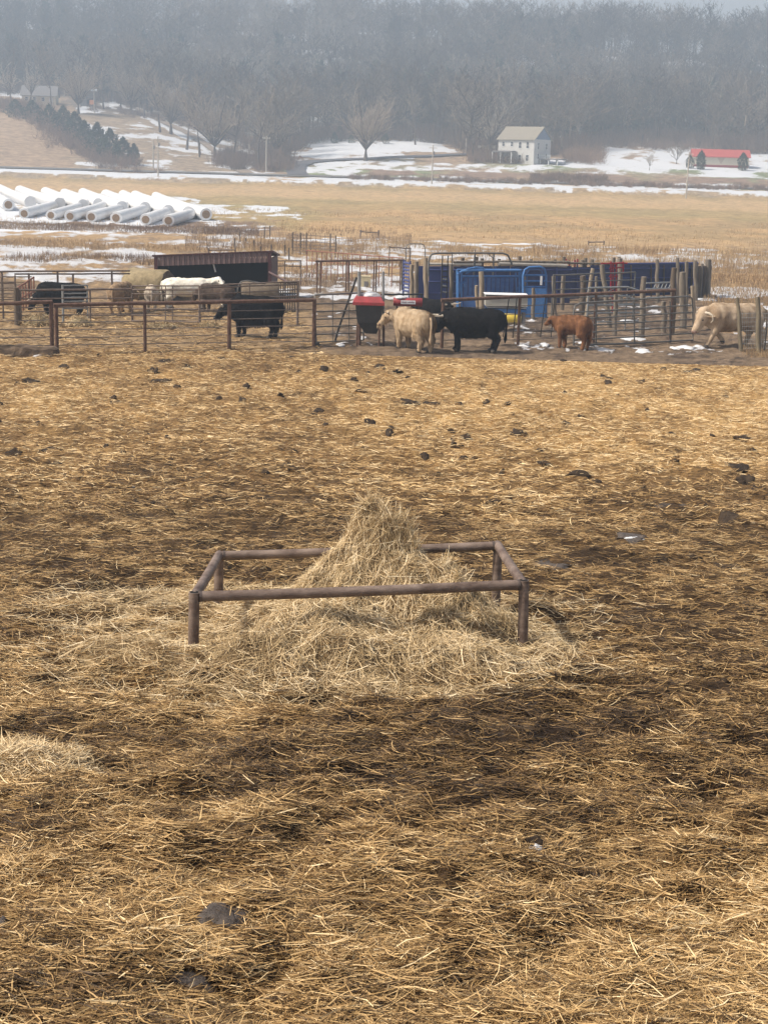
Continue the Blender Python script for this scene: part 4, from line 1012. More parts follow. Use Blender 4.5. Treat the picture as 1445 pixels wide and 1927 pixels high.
Yr = 47.2; xa, xb = W(740, 570, Yr).x, W(795, 570, Yr).x; zr0, zr1 = W(767, 577.5, Yr).z, W(767, 562, Yr).z; rh = (zr0 + zr1) / 2; rv = (zr1 - zr0) / 2
part('drum', m_redlid, rd, 'tube', [(xa, Yr + .3, rh), (xa + .03, Yr + .3, rh), (xb - .03, Yr + .3, rh), (xb, Yr + .3, rh)], [rv * .9, rv * 1.05, rv * 1.05, rv * .9], 18)
part('sign_plate', m_whitepaint, rd, 'box', ((W(768, 569, Yr).x, Yr + .035, W(768, 569, Yr).z), (.46, .012, .115)))if False else part('sign_plate', m_whitepaint, rd, 'box', (W(768, 569, Yr).x, Yr + .035, W(768, 569, Yr).z), (.46, .012, .115))
lt = MB(); xs = W(768, 569, Yr).x - .19; random.seed(4)
for k in range(17):
    if k == 7: xs += .02
    hgt = random.choice([.03, .045, .05, .035]); lt.box((xs + k * .0225, Yr + .027, W(768, 569, Yr).z - .004 + (hgt - .04) / 2), (.013, .004, hgt))
lt.build('lettering', M('faded_purple_ink', (.22, .10, .16), .6), rd, True)
for xx in (xa + .12, xb - .12): part('leg', m_rust2, rd, 'tube', [(xx, Yr + .3, rh - rv * .8), (xx, Yr + .35, -.05)], .03, 7)
blob('snow_cap', m_snow, rd, Vector(((xa + xb) / 2 - .2, Yr + .3, zr1)), .2, .15, .06, 5)
lbp = Line((719, 612), (795, 608))
fence('black_rail', 'black pipe rail running above the red lettered feeder', 'rail', lbp, [(793, 554, None, .03)], [hr(717, 554.5, 795, 553.5, .032)], m_black, m_black)
# right-hand yard fence with slack cables
lr = Line((834, 652), (1266, 642))
rf_ = fence('pipe_fence', 'rusty pipe fence with bent cables behind black bull and red calf', 'fence', lr, [(834, 565, None, .055), (978, 561, None, .05), (1121, 555, None, .045), (1266, 549, None, .05)],
      [hr(830, 564.5, 1270, 546.5, .055, m_rust2)] + [hr(834, 580 + 15 * k, 978, 576 + 15.8 * k, .012, m_cable, 'cable') for k in range(5)] + [hr(978, 576 + 15.8 * k, 1266, 564 + 15.6 * k, .012, m_cable, 'cable') for k in range(5)], m_rust2, m_rust2)
for (a, b, c_, d) in ((957, 562, 946, 634), (972, 561, 964, 636), (1026, 559, 1016, 634), (1043, 558, 1036, 634)):
    part('stay', m_black, rf_, 'tube', [lr.P(a, b) + Vector((0, -.06, 0)), lr.P(c_, d) + Vector((0, -.06, 0))], .018, 6)
lh = Line((1080, 652), (1302, 645))
g2 = fence('pipe_gate', 'long grey pipe gate with rounded corners to the right of red calf', 'gate', lh, [], [], m_gate, m_gate)
part('frame', m_gate, g2, 'tube', [lh.P(1079, 650), lh.P(1079, 585), lh.P(1082, 575), lh.P(1092, 570), lh.P(1190, 564), lh.P(1294, 557.5), lh.P(1301, 561), lh.P(1303, 580), lh.P(1303, 640), lh.P(1190, 646), lh.P(1079, 650)], .028, 8)
for k in range(5): part('rail', m_gate, g2, 'tube', [lh.P(1079, 588 + 13 * k), lh.P(1190, 581 + 13.2 * k), lh.P(1303, 574 + 13.3 * k)], .023, 8)
for xx in (1121, 1193, 1260): part('stay', m_gate, g2, 'tube', [lh.P(xx, 567), lh.P(xx, 646)], .025, 6)
# wire fence at the far right
lw = Line((1300, 655), (1470, 668))
wf = fence('wire_fence', 'woven wire fence on crooked wooden posts beside the cream bull', 'fence', lw, [], [], m_oldwood, m_galv)
m_post2 = M('mossy_post', (.13, .105, .07), .95, (.22, .18, .12), 6, (1, 1, .2), bump=.4)
for (a, b, c_, d, r) in ((1386, 560, 1395, 659, .06), (1424, 559, 1428, 658, .075)):
    p, q = lw.P(a, b), lw.P(c_, d); q.z = gz(q.x, q.y) - .1
    part('post', m_post2, wf, 'tube', [p, p.lerp(q, .3) + Vector((.03, 0, 0)), p.lerp(q, .65) - Vector((.01, 0, 0)), q], [r * .9, r, r * 1.05, r * 1.1], 10, wob=.15)
wm = MB()
for k in range(9):
    y0 = 590 + k * 8.2; wm.tube([lw.P(1394, y0), lw.P(1426, y0 - 1), lw.P(1470, y0 + 2)], .0045, 5)
for k in range(19):
    xx = 1396 + k * 4; wm.tube([lw.P(xx, 590), lw.P(xx, 656)], .0045, 5)
wm.build('wire_mesh', m_galv, wf, True)
part('post', m_black, wf, 'tube', [lw.P(1443, 610), lw.P(1437, 662)], .02, 6)

# ------------------------------------------------------------------ left pen: shed, hay, panels
m_maroon = M('maroon_steel', (.085, .028, .03), .6, (.06, .022, .024), 3)
m_fascia = M('faded_mauve_steel', (.22, .145, .135), .6, (.17, .11, .105), 3, (3, 3, .5))
m_inside = M('dark_shed_inside', (.02, .02, .022), .9)  # near-black for the inner faces behind the open front
Ys = 61.5
A, B = W(291, 482.5, Ys), W(511.5, 474, Ys); A2, B2 = W(299, 501, Ys), W(505, 493, Ys)
sh = thing('cattle_shed', 'low open-fronted maroon cattle shed with a ribbed front band', 'shed', Vector(((A.x + B.x) / 2, Ys + 1.5, 0)))
dep = 3.4
def bx(name, mat, par, c, s): return part(name, mat, par, 'box', c, s)
bx('wall', m_maroon, sh, (A.x + .03, Ys + dep / 2, A.z / 2 - .15), (.06, dep - .1, A.z - .25)); bx('wall', m_maroon, sh, (B.x - .03, Ys + dep / 2, B.z / 2 - .15), (.06, dep - .1, B.z - .25))
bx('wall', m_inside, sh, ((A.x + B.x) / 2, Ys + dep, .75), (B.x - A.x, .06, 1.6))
bx('inner_sheet', m_inside, sh, (A.x + .075, Ys + dep / 2, .75), (.02, dep - .2, 1.5)); bx('inner_sheet', m_inside, sh, (B.x - .075, Ys + dep / 2, .75), (.02, dep - .2, 1.5))
ro = MB(); zf = [A.z, B.z]; zb_ = -.35
ro.add([(A.x - .08, Ys - .12, A.z), (B.x + .08, Ys - .12, B.z), (B.x + .08, Ys + dep + .2, B.z + zb_), (A.x - .08, Ys + dep + .2, A.z + zb_), (A.x - .08, Ys - .12, A.z + .06), (B.x + .08, Ys - .12, B.z + .06), (B.x + .08, Ys + dep + .2, B.z + zb_ + .06), (A.x - .08, Ys + dep + .2, A.z + zb_ + .06)],
       [(3, 2, 1, 0), (4, 5, 6, 7), (0, 1, 5, 4), (1, 2, 6, 5), (2, 3, 7, 6), (3, 0, 4, 7)])
ro.build('roof', m_maroon, sh, True)
fa = MB(); nr = 23
for k in range(nr * 2):
    f0, f1 = k / (nr * 2), (k + 1) / (nr * 2); o_ = -.03 if k % 2 else 0
    p0 = A.lerp(B, f0); p1 = A.lerp(B, f1); q0 = A2.lerp(B2, f0); q1 = A2.lerp(B2, f1)
    yv = Ys - .05 + o_
    fa.add([(p0.x, yv, p0.z - .01), (p1.x - .012, yv, p1.z - .01), (p1.x - .012, yv, q1.z), (p0.x, yv, q0.z), (p0.x, yv + .02, p0.z - .01), (p1.x - .012, yv + .02, p1.z - .01), (p1.x - .012, yv + .02, q1.z), (p0.x, yv + .02, q0.z)],
           [(3, 2, 1, 0), (4, 5, 6, 7), (0, 1, 5, 4), (1, 2, 6, 5), (2, 3, 7, 6), (3, 0, 4, 7)])
fa.build('front_band', m_fascia, sh, True)
bx('corner_post', m_maroon, sh, (B.x - .07, Ys - .05, B.z / 2 - .02), (.13, .12, B.z - .02)); bx('corner_post', m_maroon, sh, (A.x + .07, Ys - .05, A.z / 2 - .02), (.13, .12, A.z - .02))
part('brace', m_fascia, sh, 'tube', [W(506, 512, Ys - .1), W(551, 536, Ys - .3)], .05, 6)
part('hanging_strip', m_whitepaint, sh, 'tube', [W(402, 497, Ys + .3), W(406, 512, Ys + .3)], .035, 6)
# round hay bales
m_oldhay = M('old_hay', (.20, .155, .085), .95, (.34, .27, .16), 5, (1, 1, 1), bump=.8)
m_darkhay = M('dark_old_hay', (.10, .075, .05), .95, (.19, .145, .10), 6, bump=.8)
def round_bale(label, pxl, pxr, top, base, yaw, mat, mat2):
    c = G((pxl + pxr) / 2, base); s = scale_at(c.y); hh_ = (base - top) / s; Ln = (pxr - pxl) / s
    t = thing('hay_bale', label, 'hay bale', c, yaw); n = 28; r = hh_ / 2 * 1.03; vs = []; ks = 9
    hl = max(Ln / 2 - .05, r * .6)
    prof = [(-hl, .45), (-hl, .92), (-hl * .9, 1), (-hl * .45, 1.02), (0, 1), (hl * .45, 1.02), (hl * .9, 1), (hl, .92), (hl, .45)]
    for (x, q) in prof:
        for k in range(n):
            a = 2 * math.pi * k / n; f = 1 + .07 * math.sin(a * 3 + x * 2) + random.uniform(-.02, .02); z = r * .93 + math.sin(a) * r * q * f
            vs.append((x + random.uniform(-.03, .03), math.cos(a) * r * q * f * 1.08, max(z, -.02)))
    fs = [(i * n + k, i * n + (k + 1) % n, (i + 1) * n + (k + 1) % n, (i + 1) * n + k) for i in range(1, ks - 2) for k in range(n)]
    m = MB(); m.add(vs, fs, True); m.build('bale_body', mat, t)
    for e, sg in ((0, 1), (ks - 1, -1)):
        m = MB(); i = 0 if e == 0 else ks - 2; m.add(vs, [(i * n + k, i * n + (k + 1) % n, (i + 1) * n + (k + 1) % n, (i + 1) * n + k) for k in range(n)] + [tuple(e * n + k for k in range(n))], True); lo_ = min(i, e) * n; m.v = m.v[lo_:lo_ + 2 * n]; m.f = [tuple(q - lo_ for q in f_) for f_ in m.f]; m.build('bale_face', mat2, t)
    return t
round_bale('large grey-green round hay bale left of the shed opening', 236, 326, 505, 563, -.35, m_oldhay, m_darkhay)
round_bale('dark brown round bale behind the black cow in front of shed', 452, 527, 529, 585, .15, m_darkhay, m_darkhay)
lrg = Line((446, 592), (478, 592))
fence('bale_ring', 'bent grey hoop of a bale ring at the left side of dark brown bale', 'bale ring', lrg, [], [([(449, 592), (447, 560), (448, 540), (454, 530), (466, 528), (480, 531), (500, 534)], .028)], m_galv, m_gate)
# pen panels
m_panel = M('rusty_panel', (.13, .085, .065), .7, (.20, .16, .13), 9)
lp = Line((32, 612), (250, 606))
fence('pen_fence', 'rusty front panel of the left pen with black cow behind it', 'fence', lp, [(31, 541, None, .09, m_darkwood), (38, 545, None, .05), (249, 538), (170, 546, None, .03)], [hr(33, 546, 250, 544, .035)] + [hr(33, y, 250, y - 1, .02) for y in (562, 579, 594)], m_panel, m_panel, pr=.04)
lp2 = Line((118, 607), (166, 605))
fence('pen_gate', 'pale grey panel gate across the black cow in the left pen', 'gate', lp2, [(118.5, 536, None, .04), (165, 537)], [hr(118, y, 165, y - .5, .022) for y in (537.5, 545, 552.5, 560, 567.5, 581)], m_galv, m_galv, pr=.025)
lp3 = Line((250, 608), (378, 612))
fence('pen_fence', 'pen panel in front of the pale calf and the white cow', 'fence', lp3, [(312, 537, (312, 606), .02), (325, 537, (325, 606), .02), (376, 539)], [hr(249, 538, 376, 538, .024)] + [hr(249, 545.5, 376, 545, .03), hr(249, 553, 376, 554, .02), hr(249, 581, 376, 582, .026), hr(249, 593, 376, 595, .024), hr(249, 604, 376, 606, .024)], m_panel, m_panel, pr=.045)
lp4 = Line((378, 613), (562, 610))
fence('pen_fence', 'pen panel of rising rails right of the white cow, before the shed', 'fence', lp4, [(561, 529), (470, 535, (470, 590), .02)], [hr(378, 538, 561, 529.5, .026), hr(378, 542, 561, 535, .026), hr(378, 554, 561, 545, .022), hr(378, 566, 561, 557, .03), hr(378, 584, 430, 583, .022), hr(378, 596, 430, 594, .022)], m_panel, m_panel, pr=.045)
lp5 = Line((520, 580), (562, 590))
fence('bar_fence', 'dark panel of close upright bars at the right end of the shed pen', 'fence', lp5, [(520 + 4.4 * k, 533 - .1 * k, None, .02) for k in range(10)], [hr(519, 532, 562, 531, .035), hr(519, 552, 562, 552, .03)], m_black, m_black)
lp6 = Line((-40, 575), (246, 572))
fence('pen_fence', 'far rail fence of the left pen against the snow', 'fence', lp6, [(4, 512), (109, 511), (138, 517), (211, 511), (55, 514)], [hr(-40, 511, 245, 509.5, .035), hr(28, 516, 245, 515, .03)] + [hr(-40, y, 60, y, .018) for y in (521, 531, 542, 553, 563)], m_panel, m_panel, pr=.04)
lp7 = Line((-40, 600), (30, 600))
fence('pen_fence', 'grey panel at the far left edge with snow behind', 'fence', lp7, [(5, 515), (-30, 515), (29, 518)], [hr(-40, y, 30, y - 1, .02) for y in (522, 534, 547, 560, 574, 588)], m_panel, m_panel, pr=.03)
lp8 = Line((32, 590), (64, 575))
fence('slant_fence', 'short slanting rusty panel of upright bars behind the pen corner post', 'fence', lp8, [(33 + 5.2 * k, 542 - 3.4 * k, None, .028) for k in range(7)], [hr(32, 543, 64, 521.5, .035), hr(32, 566, 64, 548, .03)], m_rustred, m_rustred)
lp9 = Line((512, 548), (567, 548))
fence('low_rails', 'thin rusty pipe frame right of the maroon shed', 'pipe frame', lp9, [(514, 497), (536, 491), (566, 490.5)], [hr(512, 491, 567, 490.5, .025), hr(512, 501, 567, 501, .02)], m_panel, m_panel, pr=.025)
tb = G(45, 674); t_ = MB(); random.seed(12); nx_ = 16; vs = []
for i in range(nx_ + 1):
    q = 1 if 0 < i < nx_ else .82
    for (yy, zz) in ((-.19, -.05), (-.20, .12), (-.17, .30), (-.08, .37), (.08, .385), (.17, .31), (.19, .1), (.18, -.05)):
        vs.append((-1.05 + 2.1 * i / nx_ + random.uniform(-.03, .03), yy * q + random.uniform(-.025, .025), zz * (q if zz > 0 else 1) + random.uniform(-.022, .022) + (.02 * math.sin(i * .9) if zz > 0 else 0)))
t_.add(vs, [(i * 8 + k, i * 8 + (k + 1) % 8, (i + 1) * 8 + (k + 1) % 8, (i + 1) * 8 + k) for i in range(nx_) for k in range(8)] + [tuple(range(8))[::-1], tuple(nx_ * 8 + k for k in range(8))])
o = t_.build('timber_block', M('weathered_timber', (.045, .03, .02), .95, (.17, .12, .08), 7, (.35, 1, 1), bump=.9, detail=9)); o.location = (tb.x - .1, tb.y + .1, tb.z - .05); o.rotation_euler = (0, 0, .03); tag(o, 'weathered brown timber block lying along the foot of the left fence', 'timber')

# ------------------------------------------------------------------ pipe frame and rusty fences behind the gate
lf = Line((597, 553), (758, 548))
fr_ = fence('upright_fence', 'brown pipe frame of doubled uprights between the shed and the blue chute', 'pipe frame', lf, [(597.5, 492), (603.5, 492), (652, 491.5), (657, 491.5), (704, 491), (708.5, 491), (754, 490.5), (758, 490.5, None, .05, m_oldwood)], [hr(594, 491.5, 760, 489.5, .045)], m_rust2, m_rust2, pr=.032)
part('cross_rail', m_panel, fr_, 'tube', [lf.P(597, 516), lf.P(758, 514)], .012, 6)
lq = Line((575, 520), (760, 545))
fence('rusty_fence', 'thin orange-rust fence of many uprights behind the brown pipe frame', 'fence', lq, [(x, 471 + (x - 578) * .075, None, .022) for x in (578, 588, 596, 606, 615, 624, 636, 646, 655, 663, 678, 691, 714, 738)], [hr(576, 471, 758, 486, .024), hr(576, 490, 758, 505, .015)], m_rustred, m_rustred)
lz = Line((545, 478), (634, 484))
fence('mesh_fence', 'grey wire mesh panel out in the dry weeds', 'wire panel', lz, [(551, 437), (566, 438), (577, 438), (622, 440), (632, 443)], [hr(549, y, 633, y + 5, .02) for y in (441, 447, 453, 459, 465, 471)] + [hr(x, 439, x, 476, .015) for x in (558, 572, 585, 594, 603, 612)], m_darkwood, m_panel, pr=.045)
FP = 'thin fence posts in the dry weeds'
for k, (x, t0, b0) in enumerate(((441.5, 448, 474), (452, 436, 455), (463, 448, 462), (478, 452, 472), (491, 463, 480), (511, 460, 476), (536, 461, 482), (544, 466, 490), (498, 427, 448), (508, 425, 446))):
    pole('fence_post', 'thin dark fence post in the weeds beyond the shed, %s from the left' % ordn[k], 'post', x, t0, b0, .05, m_darkwood, group=FP)
lx = Line((678, 447), (714, 447))
fence('field_gate', 'small rusty gate frame standing alone in the golden field', 'gate', lx, [(678.5, 433), (712.5, 433)], [hr(678, 436, 713, 438, .04)], m_panel, m_panel, pr=.06)
ly = Line((1106, 462), (1137, 462))
fence('field_gate', 'far rusty rail on two posts in the field above the corral', 'rail', ly, [(1107, 453), (1136, 453)], [hr(1106, 456, 1137, 455, .045)], m_panel, m_panel, pr=.05)
lk = Line((392, 494), (444, 494))
fence('low_rails', 'low rail frame just behind the roof of the maroon shed', 'pipe frame', lk, [(393, 467), (443, 463)], [hr(392, 471, 444, 470, .035)], m_panel, m_panel, pr=.04)
lj = Line((732, 520), (773, 520))
fence('low_rails', 'thin square pipe frame left of the rounded hoop behind the corral', 'pipe frame', lj, [(733, 463), (772, 466)], [hr(732, 465, 773, 468, .03)], m_panel, m_panel, pr=.03)
lj2 = Line((763, 520), (800, 520))
fence('pipe_hoop', 'rounded pipe hoop standing behind the corral corner', 'pipe hoop', lj2, [], [([(764, 515), (763.5, 470), (765, 462), (770, 459), (793, 459), (798, 462), (800, 470), (800, 512)], .026)], m_gate, m_gate)
tub = thing('plastic_tub', 'cream plastic tub standing in the snow behind the gate', 'tub', G(688, 541)); s = 1 / scale_at(tub.location.y)
m = MB(); w_ = 18 * s; hq = 20 * s; m.box((0, .3, hq / 2), (w_, .6, hq)); m.box((0, .3, hq + .015), (w_ * 1.05, .63, .03)); m.build('tub_body', M('cream_plastic', (.56, .47, .29), .5), tub); m = MB(); m.box((.02, -.008, hq * .3), (w_ * .45, .012, hq * .55)); m.build('tub_panel', m_grey, tub)

# ------------------------------------------------------------------ corral: navy walls, posts, blue chute
m_navy = M('navy_sheet', (.022, .032, .10), .55, (.042, .05, .125), 3, spec=.3)
m_navy2 = M('navy_sheet_faded', (.045, .06, .18), .55, (.06, .075, .20), 2)
m_blue = M('bright_blue_paint', (.035, .125, .34), .6, (.075, .19, .41), 6, spec=.3, detail=8)
m_blue2 = M('blue_paint', (.028, .085, .25), .6, (.07, .14, .31), 6, spec=.25, detail=8)
m_redp = M('red_paint', (.30, .018, .03), .5, (.24, .015, .025), 4)
m_whitep = M('white_pipe_cap', (.48, .44, .38), .7, (.36, .32, .27), 5)
def wallpanel(par, ln, x0, x1, t0, t1, b, mat, name='panel', th=.05):
    p = [ln.P(x0, t0), ln.P(x1, t1)]; q = [Vector((v.x, v.y, gz(v.x, v.y) + b)) for v in p]; n = ln.n.normalized() * th / 2
    m = MB(); m.prism([q[0], q[1], p[1], p[0]], -n, n); return m.build(name, mat, par, True)
lc = Line((776, 572), (1075, 574)); 
cw = thing('corral_wall', 'dark navy sheet wall of the corral behind the bright blue chute', 'corral wall', lc.A.lerp(lc.B, .5))
for a, b, mt in ((784, 800, m_navy2), (807, 853, m_navy2), (853, 905, m_navy), (905, 960, m_navy), (960, 1020, m_navy), (1020, 1075, m_navy)): wallpanel(cw, lc, a + .5, b - .5, 501, 500.5, .08, mt)
part('cap_rail', m_whitep, cw, 'tube', [lc.P(805, 497), lc.P(905, 498)], .06, 8); part('cap_rail', m_whitep, cw, 'tube', [lc.P(938, 496), lc.P(1066, 500)], .085, 8)
part('cap_rail', m_oldwood, cw, 'tube', [lc.P(852, 493), lc.P(960, 492), lc.P(1072, 493)], .05, 8)
for xx, tt in ((897, 484), (871, 486), (908, 487), (940, 488), (979, 483), (1025, 494), (1000, 489), (1045, 489)): part('post', m_darkwood, cw, 'tube', [lc.P(xx, tt) + Vector((0, .3, 0)), Vector((lc.P(xx, tt).x, lc.P(xx, tt).y + .3, -.1))], .075, 8, wob=.15)
ld = Line((1070, 566), (1312, 556))
for y in (508, 530, 552): part('rail', m_navy2, cw, 'tube', [lc.P(806, y) + Vector((0, -.06, 0)), lc.P(1075, y) + Vector((0, -.06, 0))], .03, 7)
for x in (830, 880, 932, 990, 1047): part('stud', m_navy2, cw, 'tube', [lc.P(x, 502) + Vector((0, -.07, 0)), lc.P(x, 570) + Vector((0, -.07, 0))], .028, 7)
cw2 = thing('corral_wall', 'curved navy sheet wall at the right of the corral with red gate frames before it', 'corral wall', ld.A.lerp(ld.B, .5))
for a, b, t0 in ((1064, 1110, 503), (1110, 1168, 499), (1168, 1220, 497), (1220, 1262, 496), (1262, 1312, 496)): wallpanel(cw2, ld, a + .4, b - .4, t0, t0 - .6, .08, m_navy)
part('cap_rail', m_navy2, cw2, 'tube', [ld.P(1164, 497), ld.P(1312, 495)], .05, 8); part('cap_rail', m_oldwood, cw2, 'tube', [ld.P(1066, 495), ld.P(1170, 497)], .05, 8)
for xx, tt in ((1097, 490), (1116, 489), (1156, 485), (1166, 484), (1062, 484), (1103, 486)): part('post', m_oldwood, cw2, 'tube', [ld.P(xx, tt) + Vector((0, .3, 0)), Vector((ld.P(xx, tt).x, ld.P(xx, tt).y + .3, -.1))], .08, 8, wob=.15)
for y in (506, 524, 543): part('rail', m_navy2, cw2, 'tube', [ld.P(1066, y) + Vector((0, -.06, 0)), ld.P(1190, y - 1) + Vector((0, -.06, 0)), ld.P(1311, y - 2) + Vector((0, -.06, 0))], .03, 7)
for x in (1085, 1132, 1186, 1224, 1248, 1282, 1300): part('stud', m_navy2 if x % 2 else m_darkwood, cw2, 'tube', [ld.P(x, 499) + Vector((0, -.09, 0)), ld.P(x, 560) + Vector((0, -.09, 0))], .035, 7)
le = Line((1306, 562), (1337, 555))
cw3 = thing('corral_wall', 'short grey end wall of upright timbers closing the corral at the right', 'corral wall', le.A.lerp(le.B, .5))
wallpanel(cw3, le, 1306, 1337, 501, 500, .05, m_navy)
for k in range(6): p = le.P(1309 + 5.2 * k, 496 + (k % 2) * 4); part('timber', m_darkwood if k % 2 else m_oldwood, cw3, 'tube', [p - Vector((0, .12, 0)), Vector((p.x, p.y - .12, -.1))], .075, 9, wob=.15)
WP = 'weathered wooden posts of the corral'
for (lb_, x, t0, b0, w, xb_, mt) in [
    ('pale wooden post at the left corner of the corral beside the blue slats', 774.5, 498, 580, 8, None, m_palewood), ('crooked post second from the left corner of the corral', 784, 492, 582, 8, 783, m_oldwood), ('tall pale post left of the navy panel and the black ladder', 801, 485, 585, 8.5, None, m_palewood),
    ('post just right of the black ladder at the left edge of the chute', 848.5, 497, 585, 8, None, m_oldwood), ('short leaning tan post in front of the blue slats', 896, 537, 600, 7, 899, m_palewood), ('stout pale post across the middle of the blue slats', 905, 511, 603, 10, 907, m_palewood),
    ('slim whitish post at the right end of the blue slats', 964, 511, 560, 6, None, m_palewood), ('reddish post between blue slats and blue arched door', 987, 518, 575, 7, 986, m_oldwood), ('short grey post in front of the blue arched door', 1003, 542, 600, 7, None, m_oldwood),
    ('grey split post right of the blue arched door', 1041, 520, 592, 8, 1044, m_oldwood), ('post behind the bars above the red calf, its head cut flat', 1060, 519, 585, 8, 1057, m_oldwood), ('thick dark post left of the two leaning timbers', 1096, 519, 590, 12, None, m_darkwood),
    ('pale crooked timber leaning left above the red calf', 1115, 505, 596, 7.5, 1102, m_palewood), ('brown timber leaning right, its lower half stripped pale', 1132, 498, 616, 9, 1147, m_oldwood), ('straight post behind the long gate, under the second red frame', 1158, 549, 632, 8, 1156, m_oldwood),
    ('tall post against the navy wall right of the second red frame', 1166, 486, 575, 9, None, m_oldwood), ('stout flat-topped post behind the middle of the long gate', 1211, 521, 634, 11, 1206, m_oldwood), ('post rising behind the navy wall left of the dark twin posts', 1236, 488, 570, 7, None, m_oldwood),
    ('tall dark post beside the silver ladder panel', 1268, 504, 628, 11, 1263, m_darkwood), ('broad grey slab post right of the tall dark one', 1284, 512, 620, 13, None, m_oldwood), ('square grey post below the silver ladder panel', 1248, 567, 626, 10, None, m_oldwood),
    ('slim post against the navy wall near its right end', 1291, 492, 590, 7, None, m_oldwood), ('post with a snow dab near the right end of the corral', 1274, 485, 570, 7, None, m_oldwood), ('grey post second from the right corner of the corral', 1308, 490, 566, 8, None, m_oldwood),
    ('short tan post with a dark foot by the wire at the gate end', 1302, 538, 606, 8, 1306, m_palewood), ('thick flat-topped corner post at the right end of the corral', 1332, 488, 558, 12, 1329, m_oldwood), ('thin post standing among the bars left of the leaning timbers', 1121, 520, 600, 6, None, m_oldwood)]:
    b = G(xb_ or x, b0); pole('wooden_post', lb_, 'post', x, t0, b0, w / 2 / scale_at(b.y), mt, xb_, group=WP, wob=.3, n=11)
# navy slatted panel at the left corner
ls = Line((760, 568), (773, 574))
fence('slat_fence', 'narrow navy slatted panel at the left corner of the corral', 'panel', ls, [(760.5, 489), (772, 491)], [hr(760, 494 + 6.6 * k, 772, 496 + 6.6 * k, .045) for k in range(9)], m_navy2, m_navy2, pr=.04)
# blue chute
lu = Line((862, 590), (985, 590))
ch = thing('squeeze_chute', 'bright blue cattle squeeze chute with upright slats', 'cattle chute', lu.A.lerp(lu.B, .5))
dpt = Vector((0, 1.0, 0))
def ct(name, pts, r, mat=None, off=Vector((0, 0, 0)), n=8): return part(name, mat or m_blue, ch, 'tube', [lu.P(*a) + off for a in pts], r, n)
for x in (862, 868, 977, 982): ct('upright', [(x, 511), (x, 590)], .045)
for x in (862, 982): ct('upright', [(x, 511), (x, 590)], .045, None, dpt)
ct('top_rail', [(860, 517), (868, 511), (880, 509), (980, 509)], .05); ct('top_rail', [(868, 520), (975, 520)], .045); ct('top_rail', [(862, 511), (980, 511)], .045, None, dpt)
ct('top_rail', [(866, 513), (880, 506), (895, 503), (908, 504), (916, 511)], .035); ct('top_rail', [(876, 515), (895, 506)], .03)
for k in range(11): 
    x = 876 + 8.6 * k; p = lu.P(x - 2.6, 523); q = lu.P(x + 2.6, 555); part('slat', m_blue2, ch, 'box', ((p.x + q.x) / 2, p.y + .03, (p.z + q.z) / 2), (q.x - p.x, .04, p.z - q.z))
p, q = lu.P(872, 522), lu.P(975, 590); part('back_panel', m_navy, ch, 'box', ((p.x + q.x) / 2, p.y + .9, (p.z + q.z) / 2), (q.x - p.x, .04, p.z - q.z))
p, q = lu.P(872, 556), lu.P(978, 588); part('side_panel', m_blue2, ch, 'box', ((p.x + q.x) / 2, p.y + .02, (p.z + q.z) / 2), (q.x - p.x, .04, p.z - q.z))
for a in ([(863, 530), (866, 540), (863, 552)], [(870, 533), (874, 527), (873, 540)], [(972, 545), (976, 538), (976, 552)]): ct('lever', a, .035)
ct('upright', [(970, 513), (972, 556)], .03); ct('upright', [(978, 514), (977, 560)], .025, m_whitepaint)
# blue arched door
lv = Line((984, 598), (1028, 598))
dr = thing('arched_door', 'bright blue arched pipe door with a solid lower panel', 'chute door', lv.A.lerp(lv.B, .5))
part('frame', m_blue, dr, 'tube', [lv.P(985, 598), lv.P(984, 520), lv.P(987, 508), lv.P(995, 503), lv.P(1016, 502), lv.P(1024, 506), lv.P(1027, 518), lv.P(1027, 598)], .045, 9)
part('inner_frame', m_blue2, dr, 'tube', [lv.P(991, 540), lv.P(991, 514), lv.P(996, 507), lv.P(1014, 507), lv.P(1020, 511), lv.P(1021, 540)], .03, 8)
for y in (518, 529, 540): part('rail', m_blue, dr, 'tube', [lv.P(987, y), lv.P(1025, y)], .04, 8)
p, q = lv.P(988, 542), lv.P(1024, 597); part('panel', m_blue, dr, 'box', ((p.x + q.x) / 2, p.y, (p.z + q.z) / 2), (q.x - p.x, .04, p.z - q.z))
p, q = lv.P(1016, 519), lv.P(1019, 536); part('latch_plate', m_whitepaint, dr, 'box', ((p.x + q.x) / 2, p.y - .06, (p.z + q.z) / 2), (q.x - p.x, .02, p.z - q.z))
# rounded gate and ladder
ln_ = Line((806, 578), (964, 578))
fence('pipe_hoop', 'long grey pipe hoop arching over the navy wall', 'pipe hoop', ln_, [(893, 479, None, .03), (929, 477, None, .03), (851, 474, None, .02), (894, 470, (894, 500), .018)], [([(806, 520), (806.5, 492), (809, 483), (813, 478), (822, 476.5), (880, 476), (946, 476.5), (955, 480), (960, 490), (963, 498)], .038), hr(918, 477, 928, 486, .02)], m_gate, m_gate)
ll = Line((832, 596), (845, 596))
fence('black_ladder', 'narrow black pipe ladder in front of the navy panel', 'ladder', ll, [(832.5, 481), (843, 481)], [hr(832, 500 + 10 * k, 843, 501 + 10 * k, .02) for k in range(6)] + [hr(833, 525 + 12 * k, 840, 526 + 12 * k, .03, m_galv, 'plate') for k in range(3)], m_black, m_black, pr=.022)
